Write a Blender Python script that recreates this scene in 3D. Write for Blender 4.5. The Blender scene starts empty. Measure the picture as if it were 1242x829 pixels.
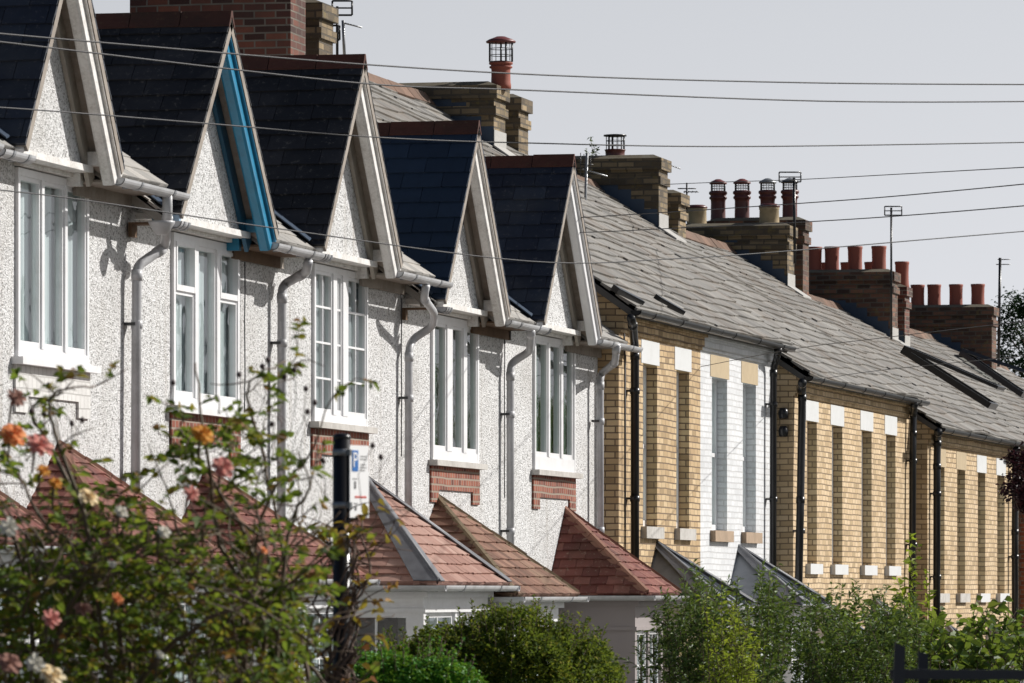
import bpy, math, random
import numpy as np
from mathutils import Vector, noise
random.seed(7); rng = np.random.default_rng(7)
R = math.radians
sc = bpy.context.scene
COL = sc.collection

# ------------------------------------------------------------------ camera and view geometry
F = 6900.0; PCX = 621.0; HY = 720.0; VPX = 2200.0
TH = math.atan((VPX-PCX)/F); ST, CT = math.sin(TH), math.cos(TH)
CX, CZ = 13.7, 3.0
def P(px, py, X=0.0):
    """point where the sight line through a photo pixel meets the plane x = X"""
    dep = F*(CX-X)/CT/(VPX-px)
    Y = (dep-(CX-X)*ST)/CT
    return Vector((X, Y, CZ+(HY-py)*dep/F))
def PY(px, X=0.0): return P(px, 0, X).y
def PD(px, py, d):
    """point at distance d along the view axis"""
    l = (px-PCX)/F*d
    return Vector((CX-ST*d+CT*l, CT*d+ST*l, CZ+(HY-py)/F*d))
def ground_z(y):
    pts = [(-60,1.6),(10,1.4),(45,1.1),(62,.75),(97,-.5),(130,-1.2),(1200,-3)]
    for (a,b),(c,d) in zip(pts, pts[1:]):
        if y <= c: return b+(d-b)*max(0,(y-a))/(c-a)
    return -3

# ------------------------------------------------------------------ materials
def newmat(name):
    m = bpy.data.materials.new(name); m.use_nodes = True
    nt = m.node_tree; b = nt.nodes['Principled BSDF']
    return m, nt, b
def N(nt, t, **kw):
    n = nt.nodes.new(t)
    for k, v in kw.items(): setattr(n, k, v)
    return n
def ramp(nt, stops):
    r = N(nt, 'ShaderNodeValToRGB'); e = r.color_ramp.elements
    while len(e) < len(stops): e.new(.5)
    for i, (p, c) in enumerate(stops): e[i].position = p; e[i].color = (*c, 1)
    return r
def noise_tex(nt, vec, scale, detail=4, rough=.55):
    n = N(nt, 'ShaderNodeTexNoise'); n.inputs['Scale'].default_value = scale
    n.inputs['Detail'].default_value = detail; n.inputs['Roughness'].default_value = rough
    nt.links.new(vec, n.inputs['Vector']); return n
def mixc(nt, fac, a, b, mode='MIX'):
    m = N(nt, 'ShaderNodeMix', data_type='RGBA', blend_type=mode)
    if isinstance(fac, (int, float)): m.inputs[0].default_value = fac
    else: nt.links.new(fac, m.inputs[0])
    for s, v in ((6, a), (7, b)):
        if isinstance(v, tuple): m.inputs[s].default_value = (*v, 1)
        else: nt.links.new(v, m.inputs[s])
    return m.outputs[2]
def maprange(nt, v, a, b, c, d):
    m = N(nt, 'ShaderNodeMapRange'); nt.links.new(v, m.inputs[0])
    for i, x in enumerate((a, b, c, d)): m.inputs[i+1].default_value = x
    return m.outputs[0]
def bump(nt, h, b, strength, dist):
    u = N(nt, 'ShaderNodeBump'); u.inputs['Strength'].default_value = strength
    u.inputs['Distance'].default_value = dist
    nt.links.new(h, u.inputs['Height']); nt.links.new(u.outputs[0], b.inputs['Normal']); return u
def worldpos(nt): return N(nt, 'ShaderNodeNewGeometry').outputs['Position']

def plain(name, col, rough=.6, dirt=.25, dirtcol=None, scale=6, metal=0, spec=.5, bumpy=0):
    m, nt, b = newmat(name); p = worldpos(nt)
    n = noise_tex(nt, p, scale, 6, .65)
    n2 = noise_tex(nt, p, scale*.17, 3)
    f = N(nt, 'ShaderNodeMath', operation='MULTIPLY'); nt.links.new(n.outputs[0], f.inputs[0]); nt.links.new(n2.outputs[0], f.inputs[1])
    fac = maprange(nt, f.outputs[0], .18, .42, 0, dirt)
    dc = dirtcol or tuple(c*.35 for c in col)
    nt.links.new(mixc(nt, fac, tuple(col), dc), b.inputs['Base Color'])
    b.inputs['Roughness'].default_value = rough; b.inputs['Metallic'].default_value = metal
    b.inputs['Specular IOR Level'].default_value = spec
    if bumpy: bump(nt, n.outputs[0], b, bumpy, .01)
    return m
def wallcoords(nt, squash=1):
    """(along wall, up) coordinates for walls that face x or y"""
    g = N(nt, 'ShaderNodeNewGeometry')
    s = N(nt, 'ShaderNodeSeparateXYZ'); nt.links.new(g.outputs['Position'], s.inputs[0])
    n = N(nt, 'ShaderNodeSeparateXYZ'); nt.links.new(g.outputs['True Normal'], n.inputs[0])
    a = N(nt, 'ShaderNodeMath', operation='ABSOLUTE'); nt.links.new(n.outputs[0], a.inputs[0])
    gt = N(nt, 'ShaderNodeMath', operation='GREATER_THAN'); nt.links.new(a.outputs[0], gt.inputs[0]); gt.inputs[1].default_value = .6
    mx = N(nt, 'ShaderNodeMix'); nt.links.new(gt.outputs[0], mx.inputs[0])
    nt.links.new(s.outputs[0], mx.inputs[2]); nt.links.new(s.outputs[1], mx.inputs[3])
    c = N(nt, 'ShaderNodeCombineXYZ'); nt.links.new(mx.outputs[0], c.inputs[0]); nt.links.new(s.outputs[2], c.inputs[1])
    return c.outputs[0], g.outputs['Position']
def brick(name, c1, c2, mortar, bw=.225, bh=.075, joint=.009, soot=0, depth=.012, sootcol=(.03,.028,.025), mossy=0, var=.6):
    m, nt, b = newmat(name); uv, pos = wallcoords(nt)
    # slightly wavy courses
    wn = noise_tex(nt, pos, 1.3, 2); 
    off = N(nt, 'ShaderNodeVectorMath', operation='SCALE'); nt.links.new(wn.outputs['Color'], off.inputs[0]); off.inputs['Scale'].default_value = .03
    ad = N(nt, 'ShaderNodeVectorMath', operation='ADD'); nt.links.new(uv, ad.inputs[0]); nt.links.new(off.outputs[0], ad.inputs[1])
    t = N(nt, 'ShaderNodeTexBrick'); nt.links.new(ad.outputs[0], t.inputs['Vector'])
    t.inputs['Scale'].default_value = 1; t.inputs['Brick Width'].default_value = bw; t.inputs['Row Height'].default_value = bh
    t.inputs['Mortar Size'].default_value = joint; t.inputs['Mortar Smooth'].default_value = .15; t.inputs['Bias'].default_value = 0
    t.inputs['Color1'].default_value = (0,0,0,1); t.inputs['Color2'].default_value = (1,1,1,1); t.inputs['Mortar'].default_value = (.5,.5,.5,1)
    mid = tuple((p+q)/2 for p, q in zip(c1, c2))
    dk = tuple(p*var for p in c1)
    r = ramp(nt, [(0, dk), (.25, c1), (.6, mid), (1, c2)]); nt.links.new(t.outputs['Color'], r.inputs[0])
    fine = noise_tex(nt, pos, 45, 5, .7)
    col = mixc(nt, maprange(nt, fine.outputs[0], .3, .7, 0, .35), r.outputs[0], tuple(x*.6 for x in mid))
    col = mixc(nt, t.outputs['Fac'], col, mortar)
    big = noise_tex(nt, pos, 1.1, 5, .6)
    col = mixc(nt, maprange(nt, big.outputs[0], .42, .68, 0, .3+soot*.4), col, tuple(x*.55 for x in mid) if not soot else sootcol)
    if soot: col = mixc(nt, soot*.5, col, sootcol)
    if mossy:
        mo = noise_tex(nt, pos, 7, 5, .7)
        col = mixc(nt, maprange(nt, mo.outputs[0], .56, .66, 0, mossy), col, (.22,.17,.05))
    nt.links.new(col, b.inputs['Base Color']); b.inputs['Roughness'].default_value = .9
    h = N(nt, 'ShaderNodeMath', operation='SUBTRACT'); h.inputs[0].default_value = 1; nt.links.new(t.outputs['Fac'], h.inputs[1])
    h2 = N(nt, 'ShaderNodeMath', operation='MULTIPLY_ADD'); nt.links.new(fine.outputs[0], h2.inputs[0]); h2.inputs[1].default_value = .35; nt.links.new(h.outputs[0], h2.inputs[2])
    bump(nt, h2.outputs[0], b, .8, depth)
    return m
def pebbledash():
    m, nt, b = newmat('pebbledash'); pos = worldpos(nt)
    w = noise_tex(nt, pos, 22, 3); 
    off = N(nt, 'ShaderNodeVectorMath', operation='SCALE'); nt.links.new(w.outputs['Color'], off.inputs[0]); off.inputs['Scale'].default_value = .03
    ad = N(nt, 'ShaderNodeVectorMath', operation='ADD'); nt.links.new(pos, ad.inputs[0]); nt.links.new(off.outputs[0], ad.inputs[1])
    st = N(nt, 'ShaderNodeMapping'); nt.links.new(ad.outputs[0], st.inputs[0]); st.inputs['Scale'].default_value = (1,.55,1)
    v = N(nt, 'ShaderNodeTexVoronoi'); v.inputs['Scale'].default_value = 74; nt.links.new(st.outputs[0], v.inputs['Vector'])
    n = noise_tex(nt, st.outputs[0], 52, 6, .8)
    big = noise_tex(nt, pos, .9, 5, .6)
    r = ramp(nt, [(0, (.87,.87,.87)), (.66, (.82,.82,.82)), (.84, (.56,.555,.55)), (1, (.30,.295,.29))])
    s = N(nt, 'ShaderNodeSeparateColor'); nt.links.new(v.outputs['Color'], s.inputs[0]); nt.links.new(s.outputs[0], r.inputs[0])
    col = mixc(nt, maprange(nt, n.outputs[0], .51, .64, 0, .68), r.outputs[0], (.27,.265,.26))
    col = mixc(nt, maprange(nt, big.outputs[0], .46, .70, 0, .38), col, (.45,.43,.40))
    # rust and damp streaks running down the wall
    sm = N(nt, 'ShaderNodeMapping'); nt.links.new(pos, sm.inputs[0]); sm.inputs['Scale'].default_value = (1,5,.25)
    sn = noise_tex(nt, sm.outputs[0], 1.3, 4, .6)
    col = mixc(nt, maprange(nt, sn.outputs[0], .55, .72, 0, .42), col, (.38,.34,.29))
    nt.links.new(col, b.inputs['Base Color']); b.inputs['Roughness'].default_value = .95; b.inputs['Specular IOR Level'].default_value = .2
    h = N(nt, 'ShaderNodeMath', operation='MULTIPLY_ADD'); nt.links.new(n.outputs[0], h.inputs[0]); h.inputs[1].default_value = 1.6
    nt.links.new(v.outputs['Distance'], h.inputs[2])
    bump(nt, h.outputs[0], b, .9, .012)
    return m
def tilemat(name, stops, rough=.7, lichen=None, lich=.4, spec=.4, scale=9, blotch=None, bl=.35):
    m, nt, b = newmat(name); g = N(nt, 'ShaderNodeNewGeometry'); pos = g.outputs['Position']
    r = ramp(nt, stops); nt.links.new(g.outputs['Random Per Island'], r.inputs[0]); col = r.outputs[0]
    n = noise_tex(nt, pos, scale, 6, .7); big = noise_tex(nt, pos, 1.2, 4, .6)
    avg = tuple(sum(s[1][i] for s in stops)/len(stops) for i in range(3))
    col = mixc(nt, maprange(nt, n.outputs[0], .4, .7, 0, .45), col, tuple(x*.5 for x in avg))
    if blotch: col = mixc(nt, maprange(nt, big.outputs[0], .48, .66, 0, bl), col, blotch)
    if lichen:
        l = noise_tex(nt, pos, scale*2.2, 5, .75)
        col = mixc(nt, maprange(nt, l.outputs[0], .58, .66, 0, lich), col, lichen)
    nt.links.new(col, b.inputs['Base Color']); b.inputs['Roughness'].default_value = rough
    b.inputs['Specular IOR Level'].default_value = spec
    bump(nt, n.outputs[0], b, .5, .006)
    return m
def leafmat(name, stops, trans=.3, rough=.5, spec=.28):
    rough = min(.75, rough+.12)
    m, nt, b = newmat(name); g = N(nt, 'ShaderNodeNewGeometry')
    r = ramp(nt, stops); nt.links.new(g.outputs['Random Per Island'], r.inputs[0])
    n = noise_tex(nt, g.outputs['Position'], 3, 3)
    col = mixc(nt, maprange(nt, n.outputs[0], .35, .65, 0, .4), r.outputs[0], stops[0][1])
    nt.links.new(col, b.inputs['Base Color']); b.inputs['Roughness'].default_value = rough; b.inputs['Specular IOR Level'].default_value = spec
    t = N(nt, 'ShaderNodeBsdfTranslucent'); br = mixc(nt, .5, col, (.35,.45,.05)) ; nt.links.new(br if trans > .2 else col, t.inputs[0])
    mx = N(nt, 'ShaderNodeMixShader'); mx.inputs[0].default_value = trans
    nt.links.new(b.outputs[0], mx.inputs[1]); nt.links.new(t.outputs[0], mx.inputs[2])
    nt.links.new(mx.outputs[0], nt.nodes['Material Output'].inputs[0])
    return m
def glassmat():
    m, nt, b = newmat('window_glass')
    fr = N(nt, 'ShaderNodeFresnel'); gg = N(nt, 'ShaderNodeNewGeometry'); nt.links.new(maprange(nt, gg.outputs['Backfacing'], 0, 1, 1.7, 1/1.7), fr.inputs[0])
    gl = N(nt, 'ShaderNodeBsdfGlossy'); gl.inputs['Roughness'].default_value = .012
    n = noise_tex(nt, worldpos(nt), 1.7, 2); u = N(nt, 'ShaderNodeBump'); u.inputs['Strength'].default_value = .12; u.inputs['Distance'].default_value = .03
    nt.links.new(n.outputs[0], u.inputs['Height']); nt.links.new(u.outputs[0], gl.inputs['Normal'])
    tr = N(nt, 'ShaderNodeBsdfTransparent'); tr.inputs[0].default_value = (.9,.95,.94,1)
    mx = N(nt, 'ShaderNodeMixShader'); nt.links.new(fr.outputs[0], mx.inputs[0]); nt.links.new(tr.outputs[0], mx.inputs[1]); nt.links.new(gl.outputs[0], mx.inputs[2])
    nt.links.new(mx.outputs[0], nt.nodes['Material Output'].inputs[0]); return m

M = {}
M['dash'] = pebbledash()
M['white'] = plain('white_gloss_paint', (.80,.80,.81), .35, .22, (.42,.40,.36), 14)
M['oldwhite'] = plain('weathered_white_paint', (.80,.785,.76), .55, .6, (.36,.33,.29), 45, bumpy=.5)
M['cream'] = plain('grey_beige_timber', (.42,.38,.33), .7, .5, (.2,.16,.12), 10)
M['blue'] = plain('blue_gloss_paint', (.02,.23,.40), .33, .5, (.012,.10,.18), 16)
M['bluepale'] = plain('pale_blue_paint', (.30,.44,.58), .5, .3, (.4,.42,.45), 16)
M['gutter'] = plain('grey_plastic', (.30,.31,.33), .4, .5, (.15,.145,.14), 9)
M['gutterlight'] = plain('pale_grey_plastic', (.50,.505,.52), .4, .5, (.2,.19,.18), 9)
M['black'] = plain('black_painted_iron', (.010,.010,.012), .3, .3, (.03,.03,.03), 9)
M['lead'] = plain('lead_sheet', (.24,.26,.29), .5, .6, (.12,.13,.15), 7, metal=.1, bumpy=.4)
M['leadpale'] = plain('pale_lead_sheet', (.55,.56,.58), .6, .5, (.3,.31,.33), 7)
M['leaddark'] = plain('dark_lead_flashing', (.035,.062,.105), .5, .5, (.016,.026,.045), 5, bumpy=.4)
M['leadwhite'] = plain('pale_mortar_flashing', (.42,.41,.39), .8, .5, (.3,.29,.27), 9, bumpy=.5)
M['concrete'] = plain('pale_concrete', (.52,.50,.47), .85, .6, (.26,.24,.21), 14, bumpy=.5)
M['sandstone'] = plain('brown_stone', (.40,.29,.20), .85, .6, (.2,.15,.10), 14, bumpy=.5)
M['lintelwhite'] = plain('white_painted_stone', (.63,.64,.64), .7, .25, (.4,.4,.38), 9)
M['lintelcream'] = plain('cream_stone', (.48,.38,.24), .8, .4, (.3,.22,.14), 9)
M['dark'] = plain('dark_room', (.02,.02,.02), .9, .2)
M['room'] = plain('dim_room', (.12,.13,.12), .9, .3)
M['curtain'] = plain('net_curtain', (.62,.66,.68), .9, .15, (.4,.42,.45), 3)
M['greenreflection'] = plain('green_reflection_curtain', (.10,.16,.13), .9, .5, (.04,.07,.05), 9)  # greenish tree reflection of the panes, put into the curtain colour
M['brown'] = plain('brown_blind', (.05,.035,.03), .8, .4, (.02,.015,.012), 9)
M['wood'] = plain('bare_rotten_timber', (.16,.10,.06), .9, .6, (.05,.03,.02), 8, bumpy=.6)
M['mauve'] = plain('mauve_grey_paint', (.30,.265,.26), .6, .25, (.22,.19,.18), 5)
M['soffit'] = plain('stained_soffit_board', (.33,.29,.25), .8, .6, (.12,.09,.07), 12)
M['yb'] = brick('yellow_brick', (.51,.35,.185), (.70,.53,.315), (.16,.11,.07), joint=.008, depth=.012)
M['yb2'] = brick('pale_yellow_brick', (.57,.41,.23), (.74,.57,.365), (.21,.15,.09), joint=.008, depth=.010, var=.7)
M['wb'] = brick('white_painted_brick', (.70,.715,.73), (.79,.80,.815), (.58,.58,.58), joint=.008, depth=.012, var=.92)
M['rb'] = brick('red_brick', (.34,.10,.055), (.46,.17,.09), (.30,.24,.19), joint=.009)
M['rb2'] = brick('apron_red_brick', (.20,.05,.032), (.36,.12,.07), (.30,.24,.19), bw=.11, bh=.075, joint=.011, var=.5)
M['rbw'] = brick('apron_white_brick', (.72,.71,.69), (.78,.77,.75), (.5,.49,.47), bw=.11, bh=.11, joint=.006, var=.92)
M['chy'] = brick('chimney_yellow_brick', (.17,.125,.075), (.50,.37,.21), (.13,.105,.075), bw=.25, bh=.085, joint=.012, soot=.45, mossy=.5, var=.5)
M['chr'] = brick('chimney_red_brick', (.15,.042,.03), (.40,.125,.07), (.30,.25,.20), bw=.24, bh=.08, joint=.010, soot=.75, var=.3)
M['chm'] = brick('chimney_mixed_brick', (.10,.045,.032), (.33,.15,.09), (.16,.13,.10), bw=.25, bh=.085, joint=.012, soot=.45, mossy=.35, var=.5)
M['slate'] = tilemat('weathered_slate', [(0,(.16,.153,.142)),(.3,(.235,.225,.208)),(.8,(.285,.272,.25)),(1,(.34,.325,.295))], .68, (.20,.165,.13), .5, .35, 6, (.17,.135,.105), .65)
M['slate2'] = tilemat('pale_slate', [(0,(.33,.32,.30)),(.5,(.42,.40,.37)),(1,(.52,.49,.45))], .6, (.30,.26,.2), .4)
M['gslate'] = tilemat('blue_black_slate', [(0,(.010,.014,.026)),(.5,(.014,.020,.038)),(1,(.030,.042,.066))], .55, (.2,.2,.19), .35, .5, 9, (.05,.055,.062), .5)
M['bslate'] = tilemat('black_slate', [(0,(.007,.008,.011)),(.6,(.011,.012,.016)),(1,(.030,.031,.037))], .6, (.2,.19,.17), .4, .45, 9, (.045,.045,.048), .5)
M['nslate'] = tilemat('navy_artificial_slate', [(0,(.010,.022,.045)),(.5,(.013,.028,.056)),(1,(.019,.038,.072))], .5, None, 0, .5)
M['clay'] = tilemat('red_clay_tile', [(0,(.12,.035,.03)),(.5,(.20,.065,.05)),(1,(.29,.125,.095))], .75, (.33,.25,.19), .6, .3, 9, (.10,.05,.035), .7)
M['clayp'] = tilemat('pinkish_clay_tile', [(0,(.25,.125,.095)),(.5,(.34,.19,.15)),(1,(.42,.27,.22))], .75, (.3,.2,.15), .3, .3)
M['clayb'] = tilemat('mossy_brown_clay_tile', [(0,(.12,.06,.04)),(.5,(.20,.10,.068)),(1,(.30,.17,.12))], .8, (.20,.17,.08), .75, .3, 9, (.2,.14,.09), .6)
M['ridge'] = tilemat('terracotta_ridge_tile', [(0,(.045,.024,.02)),(.5,(.085,.034,.027)),(1,(.17,.06,.04))], .85, (.12,.09,.05), .5, .3, 12, (.035,.025,.02), .7)
M['deck'] = plain('dark_grey_slate_underlay', (.10,.095,.09), .9, .3)  # plain dark grey deck, seen in joints between slates
M['ridgeold'] = tilemat('weathered_ridge_tile', [(0,(.14,.085,.06)),(.5,(.20,.12,.085)),(1,(.28,.18,.13))], .85, (.14,.12,.08), .6, .3, 12, (.10,.08,.06), .6)
M['pot'] = plain('red_terracotta', (.31,.085,.055), .75, .4, (.22,.07,.045), 8, bumpy=.2)
M['potdark'] = plain('dark_red_glazed_pot', (.13,.035,.03), .4, .4, (.05,.02,.018), 8)
M['potbuff'] = plain('buff_clay_pot', (.46,.36,.22), .85, .7, (.2,.15,.09), 12)
M['steel'] = plain('dull_aluminium', (.32,.33,.34), .4, .3, metal=.6)
M['bluelid'] = plain('brown_red_metal', (.19,.05,.045), .45, .4)
M['cable'] = plain('cable_sheath', (.045,.045,.05), .6, .2)
M['glass'] = glassmat()
M['bark'] = plain('brown_bark', (.14,.09,.065), .85, .7, (.05,.035,.028), 30, bumpy=.6)
M['stem'] = plain('rose_stem', (.13,.08,.05), .7, .6, (.05,.07,.02), 20)
M['fence'] = plain('blue_black_stained_timber', (.028,.031,.04), .6, .4, (.04,.04,.045), 12)
M['flaunch'] = plain('mossy_mortar', (.17,.15,.11), .95, .8, (.10,.07,.03), 9, bumpy=.6)
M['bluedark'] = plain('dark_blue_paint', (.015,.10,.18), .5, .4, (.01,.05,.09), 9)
M['curtaindim'] = plain('dim_curtain', (.30,.33,.34), .9, .3, (.15,.17,.18), 5)
M['signwhite'] = plain('white_sign_face', (.82,.82,.82), .35, .05)
M['signblue'] = plain('blue_sign_ink', (.01,.13,.42), .4, .05)
M['signgrey'] = plain('grey_sign_ink', (.10,.10,.10), .5, .05)
M['signred'] = plain('red_sign_ink', (.55,.05,.03), .5, .05)
M['asphalt'] = plain('asphalt', (.05,.05,.052), .9, .4, (.03,.03,.03), 30, bumpy=.4)
M['paving'] = plain('concrete_paving', (.28,.27,.25), .9, .5, (.18,.17,.15), 6)
M['soil'] = plain('garden_ground', (.07,.075,.04), .95, .6, (.05,.04,.025), 3)
M['lf_rose'] = leafmat('rose_leaf', [(0,(.035,.07,.015)),(.4,(.075,.14,.018)),(.66,(.15,.22,.022)),(.8,(.27,.24,.025)),(.9,(.36,.14,.03)),(1,(.22,.06,.03))], .42)
M['lf_hedge'] = leafmat('privet_leaf', [(0,(.035,.065,.014)),(.5,(.075,.125,.018)),(.8,(.16,.20,.02)),(1,(.34,.28,.03))], .32, .65, .2)
M['lf_box'] = leafmat('box_leaf', [(0,(.04,.16,.014)),(.5,(.07,.26,.02)),(1,(.12,.36,.03))], .25, .35)
M['lf_olive'] = leafmat('lance_leaf', [(0,(.03,.07,.022)),(.5,(.075,.15,.038)),(.85,(.15,.24,.06)),(1,(.27,.33,.08))], .22, .38)
M['lf_lime'] = leafmat('lime_leaf', [(0,(.14,.19,.015)),(.5,(.24,.30,.02)),(1,(.36,.38,.03))], .45)
M['lf_fig'] = leafmat('broad_leaf', [(0,(.045,.09,.02)),(.5,(.09,.165,.028)),(.85,(.16,.24,.04)),(1,(.27,.28,.05))], .32, .4)
M['lf_purple'] = leafmat('purple_leaf', [(0,(.025,.008,.012)),(.6,(.055,.014,.022)),(1,(.12,.03,.04))], .12, .4)
M['lf_far'] = leafmat('dark_leaf', [(0,(.025,.055,.025)),(.6,(.045,.085,.035)),(1,(.08,.13,.055))], .2, .7, .08)
M['lf_conifer'] = leafmat('conifer_spray', [(0,(.02,.04,.02)),(1,(.05,.08,.035))], .1)
M['lf_dry'] = leafmat('dry_leaf', [(0,(.22,.07,.02)),(.5,(.36,.14,.03)),(1,(.42,.26,.05))], .35)
M['pet_orange'] = leafmat('orange_petal', [(0,(.75,.22,.07)),(.5,(.85,.32,.10)),(1,(.9,.45,.2))], .15, .6)
M['pet_pink'] = leafmat('pink_petal', [(0,(.62,.20,.17)),(.5,(.74,.33,.27)),(1,(.80,.45,.36))], .15, .6)
M['pet_amber'] = leafmat('amber_petal', [(0,(.65,.25,.03)),(.5,(.80,.38,.05)),(1,(.85,.5,.12))], .15, .6)
M['pet_cream'] = leafmat('cream_petal', [(0,(.75,.55,.28)),(.5,(.82,.68,.42)),(1,(.85,.78,.6))], .15, .6)
M['pet_white'] = leafmat('white_petal', [(0,(.70,.66,.55)),(1,(.85,.83,.76))], .15, .6)
M['pet_brown'] = leafmat('faded_petal', [(0,(.32,.16,.12)),(1,(.5,.28,.22))], .15, .7)
M['hip'] = plain('dark_rose_hip', (.05,.02,.018), .5, .3)

# ------------------------------------------------------------------ mesh building
class MB:
    def __init__(s): s.v = []; s.f = []; s.m = []; s.mi = 0; s.smooth = False; s.sm = []
    def face(s, pts, mi=None):
        i = len(s.v); s.v += [tuple(p) for p in pts]; s.f.append(tuple(range(i, i+len(pts)))); s.m.append(s.mi if mi is None else mi); s.sm.append(False)
    def solid(s, v, f, smooth=False):
        i = len(s.v); s.v += [tuple(p) for p in v]
        for q in f: s.f.append(tuple(i+k for k in q)); s.m.append(s.mi); s.sm.append(smooth)
    def box(s, x0, x1, y0, y1, z0, z1):
        v = [(x0,y0,z0),(x1,y0,z0),(x1,y1,z0),(x0,y1,z0),(x0,y0,z1),(x1,y0,z1),(x1,y1,z1),(x0,y1,z1)]
        s.solid(v, [(0,3,2,1),(4,5,6,7),(0,1,5,4),(1,2,6,5),(2,3,7,6),(3,0,4,7)])
    def bar(s, a, b, w, h, up=(0,0,1)):
        """rectangular bar a->b, w sideways, h along up"""
        a, b, up = Vector(a), Vector(b), Vector(up); d = (b-a).normalized(); sd = d.cross(up).normalized(); u = sd.cross(d).normalized()
        v = []
        for p in (a, b):
            for i, j in ((-1,-1),(1,-1),(1,1),(-1,1)): v.append(p+sd*w/2*i+u*h/2*j)
        s.solid(v, [(3,2,1,0),(4,5,6,7),(0,1,5,4),(1,2,6,5),(2,3,7,6),(3,0,4,7)])
    def prism(s, pts, off):
        off = Vector(off); n = len(pts); a = [Vector(p) for p in pts]
        s.solid(a+[p+off for p in a], [tuple(reversed(range(n))), tuple(range(n, 2*n))]+[(i, (i+1)%n, (i+1)%n+n, i+n) for i in range(n)])
    def tube(s, pts, r, n=8, caps=True):
        pts = [Vector(p) for p in pts]; k = len(pts); rs = r if isinstance(r, (list, tuple)) else [r]*k
        v = []; ref = Vector((0,0,1))
        for i, p in enumerate(pts):
            d = (pts[min(i+1,k-1)]-pts[max(i-1,0)]).normalized()
            if abs(d.dot(ref)) > .95: ref2 = Vector((1,0,0))
            else: ref2 = ref
            a = d.cross(ref2).normalized()
            if i and a.dot(pa) < 0 and abs(a.dot(pa)) > .5: a = -a
            elif i and abs(a.dot(pa)) <= .5: a = (pa-d*pa.dot(d)).normalized()
            pa = a; b = d.cross(a)
            for j in range(n):
                t = 2*math.pi*j/n; v.append(p+(a*math.cos(t)+b*math.sin(t))*rs[i])
        f = [(i*n+j, i*n+(j+1)%n, (i+1)*n+(j+1)%n, (i+1)*n+j) for i in range(k-1) for j in range(n)]
        if caps: f += [tuple(reversed(range(n))), tuple(range((k-1)*n, k*n))]
        s.solid(v, f, True)
    def lathe(s, c, prof, n=20):
        c = Vector(c); v = []; k = len(prof)
        for r, z in prof:
            for j in range(n): t = 2*math.pi*j/n; v.append(c+Vector((r*math.cos(t), r*math.sin(t), z)))
        f = [(i*n+j, i*n+(j+1)%n, (i+1)*n+(j+1)%n, (i+1)*n+j) for i in range(k-1) for j in range(n)]
        f += [tuple(reversed(range(n))), tuple(range((k-1)*n, k*n))]
        s.solid(v, f, True)
    def build(s, name, mats, parent=None, root=None):
        me = bpy.data.meshes.new(name)
        off = rootloc(parent)
        vs = [(a-off[0], b-off[1], c-off[2]) for a, b, c in s.v] if parent else s.v
        me.from_pydata(vs, [], s.f)
        for m in (mats if isinstance(mats, (list, tuple)) else [mats]): me.materials.append(m)
        me.polygons.foreach_set('material_index', s.m); me.polygons.foreach_set('use_smooth', s.sm); me.update()
        o = bpy.data.objects.new(name, me); COL.objects.link(o)
        if parent: o.parent = parent
        return o
def rootloc(o):
    if o is None: return Vector((0,0,0))
    v = Vector((0,0,0))
    while o: v += o.location; o = o.parent
    return v
def thing(name, label, cat, loc, group=None):
    o = bpy.data.objects.new(name, None); COL.objects.link(o); o.location = loc; o.empty_display_size = .3
    o['label'] = label; o['category'] = cat
    if group: o['group'] = group
    return o
def tag(o, label, cat, group=None, kind=None):
    if label: o['label'] = label; o['category'] = cat
    if group: o['group'] = group
    if kind: o['kind'] = kind
    return o

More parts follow.
